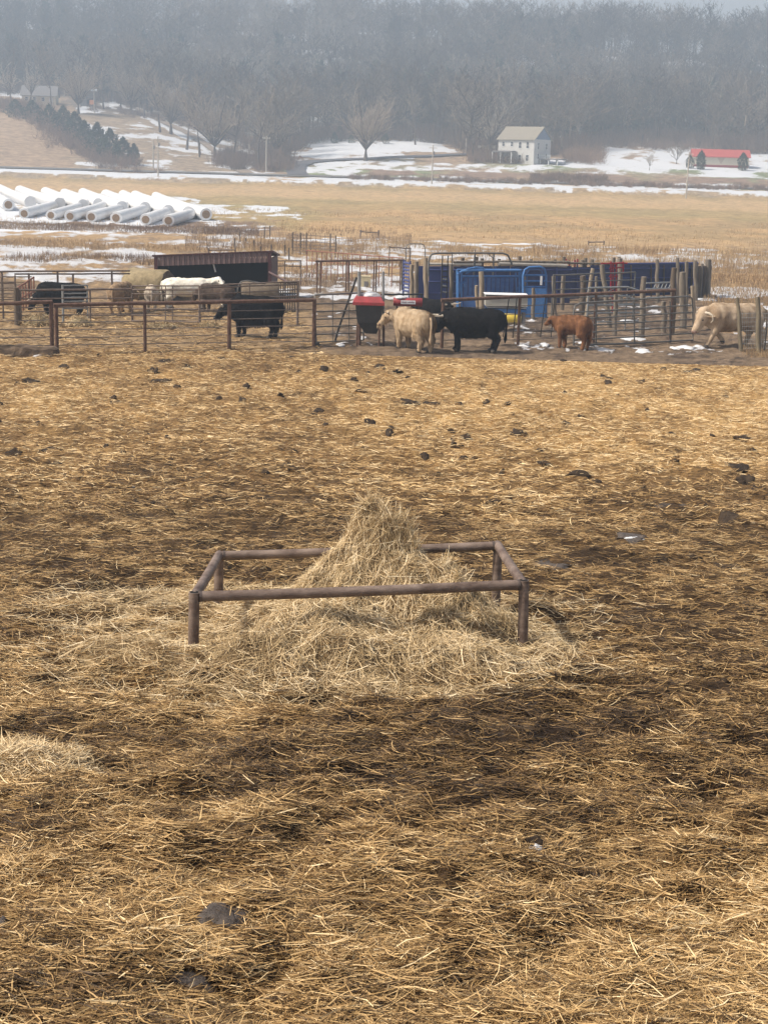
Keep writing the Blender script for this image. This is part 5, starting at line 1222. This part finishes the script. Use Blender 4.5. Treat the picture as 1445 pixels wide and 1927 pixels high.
# pale stock trough on its yellow sled
Yt = 52.0
tr = thing('stock_trough', 'pale grey metal trough with a white rim in front of blue slats', 'trough', Vector((W(955, 590, Yt).x, Yt + .4, 0)))
def tbx(name, mat, x0, y0, x1, y1, d0, d1):
    p, q = W(x0, y0, Yt), W(x1, y1, Yt); return part(name, mat, tr, 'box', ((p.x + q.x) / 2, Yt + (d0 + d1) / 2, (p.z + q.z) / 2), (q.x - p.x, d1 - d0, p.z - q.z))
tbx('rim', m_whitepaint, 912, 553.5, 994, 556.5, -.06, .9); tbx('tank_side', M('dull_zinc', (.40, .38, .33), .6, (.32, .31, .27), 3, (1, 1, 4)), 914, 556.8, 992, 578, 0, .85)
tbx('skirt', m_whitepaint, 916, 578.3, 990, 581, .03, .8); tbx('side_stripe', m_blue, 918, 581.3, 990, 588, .04, .8)
for xx in (920, 986): tbx('leg', m_grey, xx - 2, 588.3, xx + 2, 612, .1, .7)
ys_ = thing('yellow_tub', 'yellow plastic tub lying below the pale trough by the black bull', 'tub', G(957, 610))
m = MB(); m.tube([(-.45, 0, .2), (-.4, 0, .2), (.25, 0, .19), (.42, 0, .15), (.46, 0, .12)], [.14, .19, .19, .14, .08], 14); o = m.build('tub_body', m_yellow, ys_); m = MB(); m.tube([(-.455, 0, .2), (-.39, 0, .2)], .205, 14); m.build('tub_rim', m_yellow, ys_)
# red frames
for lb_, xs_, t0, b0, ex in (('red head gate frame with doubled uprights on the navy wall', (1065, 1071, 1081, 1086), 489, 530, [(1064, 495, 1087, 493), (1064, 505, 1087, 504), (1064, 514, 1074, 514)]), ('tall red gate frame with a red crossbar by the leaning timber', (1149, 1153, 1159, 1172), 494, 560, [(1130, 496, 1180, 495), (1146, 520, 1162, 520), (1146, 505, 1174, 503)])):
    lx_ = Line((xs_[0], b0 + 30), (xs_[-1], b0 + 30))
    fence('red_headgate', lb_, 'gate frame', lx_, [(x, t0 - (2 if k in (0, 3) else 0), (x, b0 if x != 1172 else 515), .036) for k, x in enumerate(xs_)] + ([(xs_[1], b0, None, .03)]), [hr(*e_, .03) for e_ in ex], m_redp, m_redp)
# bars before the navy wall, silver panels
lm = Line((1040, 606), (1195, 600))
fence('bar_fence', 'grey pipe panel before navy wall, behind the two leaning timbers', 'fence', lm, [(1041, 517, None, .03), (1195, 512, None, .03)], [hr(1040, 518, 1195, 512, .028), hr(1040, 531, 1195, 527, .02), hr(1040, 545, 1195, 541, .02), hr(1040, 560, 1195, 557, .02), hr(1040, 573, 1195, 571, .02)], m_gate, m_gate)
lo = Line((1106, 622), (1210, 620))
fence('silver_fence', 'silver galvanised panel with a sloping end behind the long gate', 'fence', lo, [(1107, 541, None, .03), (1180, 540, None, .025)], [([(1106, 542), (1180, 540), (1208, 549)], .034), ([(1106, 558), (1178, 557), (1200, 566)], .034), hr(1106, 575, 1215, 573, .034), hr(1106, 590, 1215, 588, .034), hr(1106, 606, 1215, 604, .028), hr(1140, 551, 1155, 543, .02)], m_galv, m_galv)
lo2 = Line((1216, 610), (1262, 600))
fence('silver_fence', 'short silver ladder-like panel between the stout post and the dark post', 'fence', lo2, [], [hr(1215, 533, 1262, 531, .03), hr(1215, 544, 1262, 543, .03), hr(1215, 560, 1262, 559, .026), hr(1215, 578, 1262, 577, .026)] + [hr(1228 + 7 * k, 545, 1234 + 7 * k, 532, .018) for k in range(5)], m_galv, m_galv)
# ------------------------------------------------------------------ cattle
def capsule(m, a, b, ra, rb, n=14, sy=1.0):
    """tapered capsule; sy squeezes it sideways (local y)"""
    a, b = Vector(a), Vector(b); d = b - a; L = d.length
    d = d / L if L > 1e-6 else Vector((1, 0, 0)); u = Vector((0, 1, 0)); u = (u - d * u.dot(d)).normalized() if abs(d.y) < .95 else Vector((1, 0, 0)); w = d.cross(u)
    rings = []
    for t in (-1, -.9, -.65, -.3, 0): rings.append((a + d * t * ra, ra * math.sqrt(max(1 - t * t, .0009))))
    for t in (0, .3, .65, .9, 1): rings.append((b + d * t * rb, rb * math.sqrt(max(1 - t * t, .0009))))
    if L < 1e-5: rings = rings[:5] + rings[6:]
    vs = []
    for p, r in rings:
        for k in range(n):
            q = p + (u * math.cos(2 * math.pi * k / n) * sy + w * math.sin(2 * math.pi * k / n)) * r; vs.append(q)
    N = len(rings)
    m.add(vs, [(i * n + k, i * n + (k + 1) % n, (i + 1) * n + (k + 1) % n, (i + 1) * n + k) for i in range(N - 1) for k in range(n)] + [tuple(range(n))[::-1], tuple((N - 1) * n + k for k in range(n))], True)
m_horn = M('pale_horn', (.62, .54, .42), .45, (.48, .40, .30), 5)
m_horntip = M('dark_horn_tip', (.09, .07, .055), .4)
m_hoof = M('dark_hoof', (.05, .04, .032), .6)
m_eye = M('dark_eye', (.01, .008, .007), .15, spec=.6)
def cow(label, px, base, hpx, yaw, coat, nose, head=dict(), legs=((0, 0),) * 4, horns=None, hair=2200, hl=(.05, .13), cat='cow', tagc=None, bulk=1.0, tail=True, length=1.0, hk=1.0, seed=1, belly=0.0, body_z=0.0):
    rg = np.random.default_rng(seed)
    c = G(px, base); S = hpx / scale_at(c.y) / 1.30
    t = thing('cow' if cat != 'calf' else 'calf', label, cat, c, yaw); t.scale = (S, S, S)
    m = MB(); LX = length; BZ = body_z
    def C(a, b, ra, rb, sy=1.0): capsule(m, (a[0] * LX, a[1], a[2] + BZ), (b[0] * LX, b[1], b[2] + BZ), ra, rb, 14, sy)
    k = bulk
    C((-.66, 0, .96), (-.35, 0, .96), .30 * k, .33 * k, .88); C((-.4, 0, .93), (.15, 0, .90), .34 * k, .37 * k, .92); C((.1, 0, .90), (.55, 0, .93), .37 * k, .37 * k, .86)
    C((.5, 0, 1.0), (.66, 0, 1.04), .29 * k, .24 * k, .75); C((-.2, 0, .78 - belly), (.4, 0, .76 - belly), .27 * k, .27 * k, .9); C((.62, 0, .78), (.76, 0, .80), .25, .20, .85); C((-.7, 0, 1.08), (-.3, 0, 1.14), .16, .14, 1.1); C((-.3, 0, 1.14), (.5, 0, 1.13), .13, .14, 1)
    C((-.74, 0, .86), (-.62, 0, .80), .20, .24, 1.25)
    hy, ne, he, hyaw2 = head.get('yaw', 0), head.get('neck', .25), head.get('pitch', -.55), head.get('yaw2', head.get('yaw', 0))
    nl = head.get('len', .48)
    nb = Vector((.66 * LX, 0, 1.02 + BZ)); nd = Vector((math.cos(hy) * math.cos(ne), math.sin(hy) * math.cos(ne), math.sin(ne))); poll = nb + nd * nl
    capsule(m, nb - Vector((.08, 0, .08)), poll - nd * .05, .27, .175 * hk, 14, .8); capsule(m, nb + Vector((.02, 0, -.2)), poll - nd * .1 - Vector((0, 0, .06)), .2, .14, 14, .8)
    hd = Vector((math.cos(hyaw2) * math.cos(he), math.sin(hyaw2) * math.cos(he), math.sin(he))); side = Vector((-math.sin(hyaw2), math.cos(hyaw2), 0)); hup = hd.cross(side) * -1 if hd.cross(side).z < 0 else hd.cross(side)
    capsule(m, poll + hup * .01, poll + hd * .12 * hk, .155 * hk, .14 * hk, 14, .95); capsule(m, poll + hd * .1 * hk, poll + hd * .38 * hk - hup * .02, .135 * hk, .080 * hk, 14, .9); capsule(m, poll + hd * .38 * hk - hup * .02, poll + hd * .44 * hk - hup * .025, .085 * hk, .074 * hk, 12, 1.15)
    capsule(m, nb + Vector((.06, 0, -.34)), poll - hup * .20 * hk + hd * .04, .14, .07, 12, .5)
    capsule(m, poll + hd * .12 * hk - hup * .09 * hk, poll + hd * .34 * hk - hup * .09 * hk, .08 * hk, .06 * hk)
    for s in (-1, 1):
        e0 = poll + side * s * .12 * hk + hd * .03 - hup * .02; e1 = e0 + side * s * .20 * hk - hup * .07 - hd * .03
        capsule(m, e0, e0.lerp(e1, .6), .045, .068, 10, 1); capsule(m, e0.lerp(e1, .6), e1, .068, .045, 10, 1)
    feet = []
    for i, (x0, s, fr_) in enumerate(((.55, 1, True), (.55, -1, True), (-.66, 1, False), (-.66, -1, False))):
        sw, lift = legs[i]; y = .17 * s
        if fr_:
            a = Vector((x0, y * .9, .78 + BZ * .5)); kn = Vector((x0 + .02 + sw * .45, y, .43 + lift * .5)); fe = Vector((x0 + sw - (.12 if lift else 0), y, .13 + lift)); ho = fe + Vector((.045 if not lift else -.03, 0, -.085))
            capsule(m, (a.x * LX, a.y, a.z), (kn.x * LX, kn.y, kn.z), .18, .092); capsule(m, (kn.x * LX, kn.y, kn.z), (fe.x * LX, fe.y, fe.z), .086, .064); capsule(m, (fe.x * LX, fe.y, fe.z), (ho.x * LX, ho.y, ho.z), .068, .074)
        else:
            a = Vector((x0 + .06, y * 1.05, .88 + BZ * .5)); st = Vector((x0 + .1 + sw * .3, y * 1.1, .62)); hk_ = Vector((x0 - .10 + sw * .75, y, .43)); fe = Vector((x0 - .04 + sw, y, .13)); ho = fe + Vector((.05, 0, -.085))
            capsule(m, (a.x * LX, a.y, a.z), (st.x * LX, st.y, st.z), .25, .19, 14, .8); capsule(m, (st.x * LX, st.y, st.z), (hk_.x * LX, hk_.y, hk_.z), .175, .10); capsule(m, (hk_.x * LX, hk_.y, hk_.z), (fe.x * LX, fe.y, fe.z), .086, .064); capsule(m, (fe.x * LX, fe.y, fe.z), (ho.x * LX, ho.y, ho.z), .068, .076)
        feet.append(Vector((ho.x * LX, ho.y, max(ho.z, .02 + lift))))
    me = bpy.data.meshes.new('tmp'); me.from_pydata(m.v, [], m.f); me.update()
    to = bpy.data.objects.new('tmp', me); COL.objects.link(to)
    bm = bmesh.new(); bm.from_mesh(me); bmesh.ops.recalc_face_normals(bm, faces=bm.faces); bm.to_mesh(me); bm.free()
    rm = to.modifiers.new('r', 'REMESH'); rm.mode = 'VOXEL'; rm.voxel_size = .03
    sm_ = to.modifiers.new('s', 'SMOOTH'); sm_.iterations = 6; sm_.factor = .5
    body = bpy.data.meshes.new_from_object(to.evaluated_get(bpy.context.evaluated_depsgraph_get()))
    bpy.data.objects.remove(to)
    nv = len(body.vertices); co = np.empty(nv * 3, np.float32); body.vertices.foreach_get('co', co); co = co.reshape(-1, 3); nr = np.empty(nv * 3, np.float32); body.vertices.foreach_get('normal', nr); nr = nr.reshape(-1, 3)
    f = (fbm(co[:, 0] * 7 + seed * 3 + co[:, 1] * 4, co[:, 2] * 4.5 + co[:, 1] * 5, 501, 3) - .5) * .055
    body.vertices.foreach_set('co', (co + nr * f[:, None]).ravel()); body.polygons.foreach_set('use_smooth', np.ones(len(body.polygons), bool)); body.update()
    body.materials.clear(); body.materials.append(coat)
    bo = bpy.data.objects.new('body', body); COL.objects.link(bo); bo.parent = t
    if hair:
        hair = int(hair * 2.6); i = rg.integers(0, nv, hair); P = co[i] + nr[i] * .008; n = hair
        hc = np.array(poll + hd * .25 * hk); keep = (P[:, 2] > .22) & ((np.linalg.norm(P - hc, axis=1) > .36 * hk) | (rg.random(n) < .12)); P = P[keep]; N = nr[i][keep]; n = len(P)
        D = np.stack([rg.normal(-.35, .3, n), rg.normal(0, .3, n), np.full(n, -1.)], 1) + N * .35; D -= N * (np.sum(D * N, 1) * .88)[:, None]; D /= np.linalg.norm(D, axis=1)[:, None]
        L = .85 * rg.uniform(*hl, n) * np.interp(P[:, 2], [.2, .6, 1.3], [.6, 1.15, 1.0]); w = np.cross(D, N); w /= np.linalg.norm(w, axis=1)[:, None] + 1e-6; w *= .0065
        V = np.stack([P - w, P + w, P + D * (L * .6)[:, None] + w * .8 + N * .01, P + D * L[:, None] - w * .4], 1).reshape(-1, 3)
        npmesh('hair', V, np.arange(n * 4).reshape(-1, 4), coat, t)['kind'] = 'stuff'
    for hp_ in feet: 
        q = MB(); q.tube([hp_ + Vector((.01, 0, .05)), hp_ + Vector((.025, 0, -.02))], [.07, .088], 10); q.build('hoof', m_hoof, t)
    q = MB(); capsule(q, poll + hd * .46 * hk - hup * .02 - side * .03, poll + hd * .46 * hk - hup * .02 + side * .03, .054 * hk, .054 * hk); q.build('muzzle', nose, t)
    for s in (-1, 1):
        q = MB(); e = poll + hd * .17 * hk + side * s * .118 * hk + hup * .035; capsule(q, e, e + hd * .01, .024, .022, 10); q.build('eye', m_eye, t)
    if horns:
        for s in (-1, 1):
            pts = [poll + side * s * .08 * hk + hup * .08]
            for (o, u, f_) in horns['path']: pts.append(poll + side * s * o + hup * u * horns.get('up', 1) + hd * f_)
            r0 = horns.get('r', .045); n = len(pts); q = MB(); q.tube(pts, [r0 * (1 - .8 * i / (n - 1)) for i in range(n)], 10); q.build('horn', m_horn, t)
    if tagc:
        q = MB(); e = poll + side * tagc * .24 * hk - hup * .09; q.box(e, (.03, .03, .1)); q.box(e + Vector((0, 0, .0)), (.075, .035, .06)); q.build('ear_tag', m_whitepaint, t)
    if tail:
        tl = MB(); b0 = -.94 * LX if bulk < 1.08 else -.98 * LX
        tl.tube([(b0 + .1, 0, 1.13 + BZ), (b0, .01, 1.08 + BZ), (b0 - .05, .02, .9), (b0 - .04, .02, .62), (b0 - .03, .02, .42), (b0 - .02, .02, .30)], [.05, .045, .035, .03, .055, .015], 9); tl.build('tail', coat, t)
    return t
c_beige = M('beige_shaggy_coat', (.36, .245, .135), .9, (.56, .43, .29), 4.5, (1.5, 1.5, .6))
c_black = M('black_coat', (.006, .006, .007), .8, (.012, .011, .012), 5, spec=.08)
c_red = M('ginger_coat', (.115, .046, .018), .9, (.235, .105, .045), 5, (1.3, 1.3, .7))
c_cream = M('cream_coat', (.24, .155, .085), .9, (.52, .40, .28), 2.2, (1.3, 1.3, .7))
c_white = M('white_coat', (.70, .64, .52), .85, (.80, .76, .68), 4)
c_tan = M('tan_coat', (.28, .18, .10), .9, (.38, .27, .17), 4)
c_pale = M('pale_grey_tan_coat', (.40, .33, .25), .9, (.55, .47, .38), 4)
c_brown = M('dark_brown_coat', (.05, .032, .022), .85, (.085, .055, .038), 5)
m_noseP = M('pinkish_nose', (.20, .125, .095), .5); m_noseB = M('black_nose', (.015, .013, .013), .4)
R_ = math.radians
H_up = dict(path=[(.22, .10, .0), (.36, .20, .03), (.43, .34, .05)], r=.04)
H_side = dict(path=[(.22, .09, .04), (.34, .11, .12), (.42, .17, .22)], r=.045)
cow('beige shaggy horned cow seen from behind, standing in front of the red feeder', 777, 660, 79, R_(122), c_beige, m_noseP, dict(yaw=R_(42), neck=.12, pitch=-.75, yaw2=R_(62), len=.44), ((.02, 0), (0, 0), (.06, 0), (-.03, 0)), dict(path=[(.2, .08, .02), (.3, .12, .05), (.36, .24, .07)], r=.035), 5200, (.10, .22), bulk=1.12, seed=2, hk=1.0)
cow('stocky black bull in profile with one pale horn pointing left', 892, 662, 82, R_(177), c_black, m_noseB, dict(yaw=R_(6), neck=.0, pitch=-.85, len=.36, yaw2=R_(12)), ((-.02, 0), (.03, 0), (.0, 0), (.10, 0)), dict(path=[(.20, .10, .02), (.27, .22, .12), (.23, .40, .27)], r=.05), 1800, (.04, .09), cat='bull', tagc=1, bulk=1.16, seed=3, hk=1.25, belly=.05, length=.92)
cow('black horned cow half hidden behind the beige cow, facing the camera', 806, 622, 62, R_(-52), c_black, m_noseB, dict(yaw=0, neck=.15, pitch=-1.0), horns=H_up, hair=900, seed=4)
cow('small ginger calf with its back to the pipe fence and head turned away', 1076, 658, 68, R_(152), c_red, m_noseP, dict(yaw=R_(8), neck=.10, pitch=-.5, yaw2=R_(-25), len=.36), ((.02, 0), (-.05, 0), (.05, 0), (-.06, 0)), None, 2200, (.03, .06), cat='calf', bulk=.82, seed=5, hk=.85, length=.72)
cow('cream bull with curled horns walking left past the crooked wooden posts', 1377, 653, 82, R_(199), c_cream, m_noseP, dict(yaw=R_(2), neck=-.02, pitch=-.98, yaw2=R_(10), len=.34), ((.30, 0), (-.18, .10), (-.1, 0), (.2, 0)), dict(path=[(.26, .04, -.02), (.36, -.03, .0), (.39, -.12, .10), (.33, -.14, .20)], r=.05), 0, (.03, .06), cat='bull', bulk=1.17, seed=6, hk=1.34, length=1.12)
cow('broad black cow with white horns standing behind the cable fence', 481, 636, 77, R_(170), c_black, m_noseB, dict(yaw=R_(12), neck=-.22, pitch=-.75, len=.46), ((.05, 0), (-.06, 0), (.06, 0), (-.05, 0)), dict(path=[(.2, .10, .0), (.30, .20, .03), (.34, .32, .05)], r=.038), 2400, (.06, .14), bulk=1.24, seed=7, length=.86, belly=.08)
cow('black cow with lowered head eating hay in the left pen', 116, 596, 64, R_(176), c_black, m_noseB, dict(yaw=0, neck=-.75, pitch=-1.0, len=.52), horns=H_side, hair=1500, seed=8, bulk=1.15)
cow('white cow looking back toward the camera in front of the shed', 352, 583, 62, R_(4), c_white, m_noseB, dict(yaw=R_(-8), neck=.32, pitch=-.35, yaw2=R_(-55), len=.62), ((.05, 0), (-.05, 0), (.06, 0), (-.03, 0)), None, 0, (.03, .06), seed=9, length=1.05, hk=.85, bulk=1.02)
cow('tan cow seen from behind beside the large hay bale', 229, 590, 60, R_(80), c_tan, m_noseP, dict(yaw=R_(-20), neck=-.3, pitch=-.9), hair=1500, hl=(.06, .13), seed=10)
cow('pale calf seen from behind between tan cow and white cow', 286, 584, 49, R_(100), c_pale, m_noseP, dict(yaw=0, neck=-.2, pitch=-.8), hair=700, cat='calf', seed=11, bulk=.95)
cow('dark brown cow feeding behind the rails below the head of the white cow', 408, 590, 57, R_(150), c_brown, m_noseB, dict(yaw=0, neck=-.5, pitch=-.9), hair=900, seed=12)

# ------------------------------------------------------------------ dung, mud, snow lumps on the yard
m_dung = M('fresh_dung', (.024, .015, .009), .75, (.055, .037, .022), 9, bump=.8, spec=.15)
m_mud = M('grey_mud', (.040, .032, .027), .65, (.115, .092, .076), 14, bump=1.0, spec=.3, detail=9)
def pat(name, label, cat, px, py, wpx, hpx_, mat, hgt, seed, group=None, sink=.3):
    c = G(px, py); s = scale_at(c.y); rx = wpx / 2 / s; ang = (c.z - H) / -c.y
    ry = min(max(hpx_ / 2 / s / max(ang, .08), rx * .5), rx * 1.6)
    z = gz(c.x, c.y) + float(yard_bump(np.array(c.x), np.array(c.y))) * float(np.clip((YARD_END - c.y) / 3, 0, 1))
    o = blob(name, mat, None, (c.x, c.y, z - .006), rx, ry, hgt, seed, True, .8)
    n_ = len(o.data.vertices); q = np.empty(n_ * 3, np.float32); o.data.vertices.foreach_get('co', q); q = q.reshape(-1, 3); vx, vy = q[:, 0] + c.x, q[:, 1] + c.y
    q[:, 2] += hz(vx, vy) + yard_bump(vx, vy) * np.clip((YARD_END - vy) / 3, 0, 1) - z   # lies in the hollows of the bedding
    o.data.vertices.foreach_set('co', q.ravel()); o.data.update()
    return tag(o, label, cat, group)
pat('mud_pad', 'large round grey mud pad in the straw near the bottom edge', 'mud', 418, 1754, 122, 42, m_mud, .03, 1)
pat('mud_pad', 'ragged grey mud pad nearest the camera, half covered by straw', 'mud', 358, 1850, 104, 32, m_mud, .022, 2)
pat('mud_pad', 'dark mud pad cut by the left edge of the picture', 'mud', 3, 1766, 44, 30, m_mud, .04, 3)
pat('dung_lump', 'dark dung lump with a white frosty side near the bottom right', 'dung', 1000, 1604, 46, 24, m_dung, .05, 4)
pat('snow_scrap', 'tiny scrap of icy snow against the dark dung lump', 'snow', 1010, 1611, 34, 12, m_snow, .03, 5)
pat('mud_pad', 'wide grey mud patch right of the far corner of the feeder', 'mud', 1035, 1072, 78, 18, m_mud, .025, 6)
pat('mud_pad', 'pale frosted mud patch to the upper right of the feeder', 'mud', 1188, 1019, 60, 16, m_mud, .03, 7)
pat('snow_scrap', 'thin frost patch on the mud to the upper right of the feeder', 'snow', 1193, 1021, 34, 7, m_snow, .03, 8)
pat('mud_pad', 'long grey mud streak at the right, left of the dark dung pair', 'mud', 1264, 959, 74, 12, m_mud, .025, 9)
pat('dung_lump', 'large black dung lump at the right edge, lower of the pair', 'dung', 1399, 911, 34, 26, m_dung, .10, 10)
pat('dung_lump', 'flat black dung lump just above the pair at the right edge', 'dung', 1388, 888, 44, 14, m_dung, .07, 11)
pat('dung_lump', 'isolated black dung lump right of the long mud streak', 'dung', 1369, 987, 46, 17, m_dung, .07, 12)
pat('dung_lump', 'dark hollow dung lump in the trampled straw at the lower right', 'dung', 1361, 1303, 34, 20, m_dung, .06, 13)
pat('snow_scrap', 'small grey ice patch in the straw at the upper left', 'snow', 249, 919, 26, 8, m_snow, .012, 14)
pat('snow_scrap', 'thin pale ice streak behind the left end of the feeder', 'snow', 322, 998, 40, 7, m_snow, .012, 15)
DG = 'small dark dung pats scattered over the far straw'
rg = np.random.default_rng(29)
dl = [(850, 819, 20, 11), (877, 829, 20, 9), (850, 832, 12, 8), (681, 742, 26, 11), (222, 758, 34, 10), (301, 716, 40, 12), (540, 874, 18, 10), (353, 968, 38, 16), (975, 820, 34, 9), (868, 868, 24, 12), (895, 868, 18, 10), (1065, 800, 30, 8), (917, 742, 14, 7),
      (1015, 752, 14, 7), (955, 764, 18, 7), (962, 788, 16, 6), (1090, 783, 14, 8), (1135, 711, 14, 6), (1143, 723, 16, 6), (1175, 714, 18, 7), (1202, 720, 20, 7), (1312, 697, 20, 6), (1247, 694, 12, 6), (1160, 746, 20, 6), (770, 764, 44, 8), (810, 762, 36, 8),
      (695, 803, 30, 8), (618, 807, 26, 10), (95, 850, 40, 10), (28, 855, 34, 8), (110, 872, 24, 7), (1024, 871, 30, 9), (1090, 898, 44, 8), (1240, 888, 36, 9), (1268, 872, 20, 7), (925, 953, 34, 13), (800, 952, 30, 10), (820, 893, 28, 10), (1180, 957, 22, 12), (1112, 930, 26, 8),
      (1250, 1055, 34, 14), (1365, 1068, 60, 22), (1305, 1052, 34, 12), (1440, 1026, 26, 16), (1395, 828, 36, 10), (1418, 850, 16, 10), (1432, 868, 34, 14), (600, 773, 20, 7), (455, 761, 18, 8), (120, 690, 20, 7), (310, 683, 24, 6), (60, 722, 40, 9), (560, 700, 16, 6), (650, 690, 20, 6), (610, 700, 18, 6), (715, 690, 20, 6), (1010, 1405, 26, 10), (700, 1668, 26, 12), (860, 1835, 26, 12)]
for k, (x, y, w, h_) in enumerate(dl):
    pat('dung_pat', 'small dark dung pat lying in the trampled straw', 'dung', x, y, w, h_, m_dung, .055 if y < 950 else .035, 50 + k, DG)
for k in range(80):
    x, y = rg.uniform(0, 1445), 672 + 300 * rg.random() ** 1.2
    pat('dung_pat', 'small dark dung pat lying in the trampled straw', 'dung', x, y, rg.uniform(7, 20), rg.uniform(4, 7), m_dung, .05, 150 + k, DG)
SGp = 'snow lumps melting along the corral fence'
for k, (x, y, w, h_) in enumerate(((1210, 662, 30, 7), (1190, 640, 46, 10), (1290, 655, 34, 9), (1312, 654, 26, 9), (1270, 657, 22, 6), (1025, 650, 18, 6), (1180, 606, 30, 7), (985, 653, 22, 4), (1090, 648, 26, 7), (70, 674, 34, 5), (640, 650, 18, 4), (770, 614, 26, 7), (1330, 565, 40, 6), (1290, 575, 24, 8))):
    pat('snow_lump', 'melting lump of snow in the mud along the corral fence', 'snow', x, y, w, h_, m_snow, .075, 250 + k, SGp)
# ------------------------------------------------------------------ dry weeds and stubble
GR_ST = [(0, (.09, .06, .045)), (.35, (.17, .115, .085)), (.6, (.34, .225, .12)), (.85, (.48, .34, .18)), (1, (.58, .44, .26))]
m_weed = Mattr('dry_weed', 'tone', GR_ST, .9, .1)
WV, WF, WT = [], [], []; off = 0
def weeds(n, px0, px1, r0, r1, hgt, tone, wd, seed, patch=None, th=.5):
    global off
    rg = np.random.default_rng(seed); pxs = rg.uniform(px0, px1, n); rs = rg.uniform(r0, r1, n)
    yv = np.arange(40, 300, .1); zc = hz(0 * yv, yv); _, pv_ = proj(0 * yv, yv, zc); y = np.interp(-rs, -pv_, yv); x = (pxs - 722) / F * .975 * y
    if patch: k = fbm(x / patch, y / (patch * 2.2), seed + 5, 3) > th; x, y = x[k], y[k]
    n = len(x); z = hz(x, y); a = rg.uniform(0, 6.28, n); el = rg.uniform(.9, 1.57, n); L = hgt * rg.uniform(.4, 1.2, n)
    A = np.stack([x, y, z - .03], 1); B = A + np.stack([np.cos(a) * np.cos(el), np.sin(a) * np.cos(el), np.sin(el)], 1) * L[:, None]
    w = np.stack([np.cos(a + 1.3), np.sin(a + 1.3), 0 * a], 1) * (wd * y / 60 / 2)[:, None]; w[:, 0] = np.abs(w[:, 0]) + (wd * y / 60 / 4)
    V = np.stack([A - w, A + w, B + w * .4, B - w * .4], 1).reshape(-1, 3); WV.append(V); WF.append(np.arange(n * 4).reshape(-1, 4) + off); off += len(V)
    WT.append(np.repeat(np.clip(tone + rg.normal(0, .09, n) + .4 * (fbm(x / 3, y / 5, seed + 9, 2) - .5), 0, 1), 4))
weeds(9000, -60, 470, 440, 452, .35, .40, .008, 61)
weeds(6500, 330, 760, 436, 482, .5, .46, .008, 62, 3, .52)
weeds(16000, 420, 1500, 455, 497, .5, .72, .011, 63, 4, .46)
weeds(5000, -60, 460, 470, 486, .3, .6, .008, 64, 3, .45)
weeds(4000, -60, 300, 497, 512, .35, .4, .011, 65, 2.5, .45)
weeds(3000, 500, 780, 492, 545, .4, .45, .01, 66, 2, .5)
weeds(5000, 1320, 1500, 500, 560, .3, .62, .01, 67, 2, .42)
weeds(1500, 1405, 1500, 632, 655, .2, .6, .008, 68)
weeds(9000, -60, 1520, 400, 445, .3, .80, .012, 69, 7, .44)
tag(npmesh('dry_weeds', np.concatenate(WV), np.concatenate(WF), m_weed, attrs={'tone': ('POINT', np.concatenate(WT))}), kind='stuff')
# hay trodden about in the left pen
def pen_hay(name, label, px, py, w, h_, hgt, n, seed, tone):
    rg = np.random.default_rng(seed); c = G(px, py); s = scale_at(c.y); rx = w / 2 / s; t = thing(name, label, 'hay', c)
    a = rg.uniform(0, 6.28, n); q = np.sqrt(rg.random(n)); x = np.cos(a) * q * rx; y = np.sin(a) * q * rx * .6; z = rg.random(n) * hgt * np.clip(1.1 - q * q, .05, 1)
    V, Fq, T = ribbons(np.stack([x, y, z], 1), rg.uniform(0, 6.28, n), rg.normal(0, .5, n), rg.uniform(.12, .4, n), rg.uniform(.012, .022, n), rg.normal(0, .8, n), np.clip(rg.normal(tone, .15, n), .1, 1), 3)
    npmesh('loose_stalks', V, Fq, m_hay, t, {'tone': ('POINT', T)})['kind'] = 'stuff'
    o = blob('packed_hay', m_oldhay, t, t.location + Vector((0, 0, 0)), rx * .8, rx * .5, hgt * .7, seed)
pen_hay('hay_heap', 'brown hay heap under the head of black cow in the left pen', 72, 612, 80, 30, .42, 900, 91, .5)
pen_hay('hay_heap', 'pale hay heap hanging out below the grey pen gate', 150, 614, 52, 30, .40, 700, 92, .68)
pen_hay('hay_heap', 'low dark hay litter at the foot of the middle pen panel', 300, 618, 90, 16, .22, 700, 93, .42)
pen_hay('hay_heap', 'low hay litter below the rising rails left of the black cow', 395, 616, 50, 16, .22, 500, 94, .5)
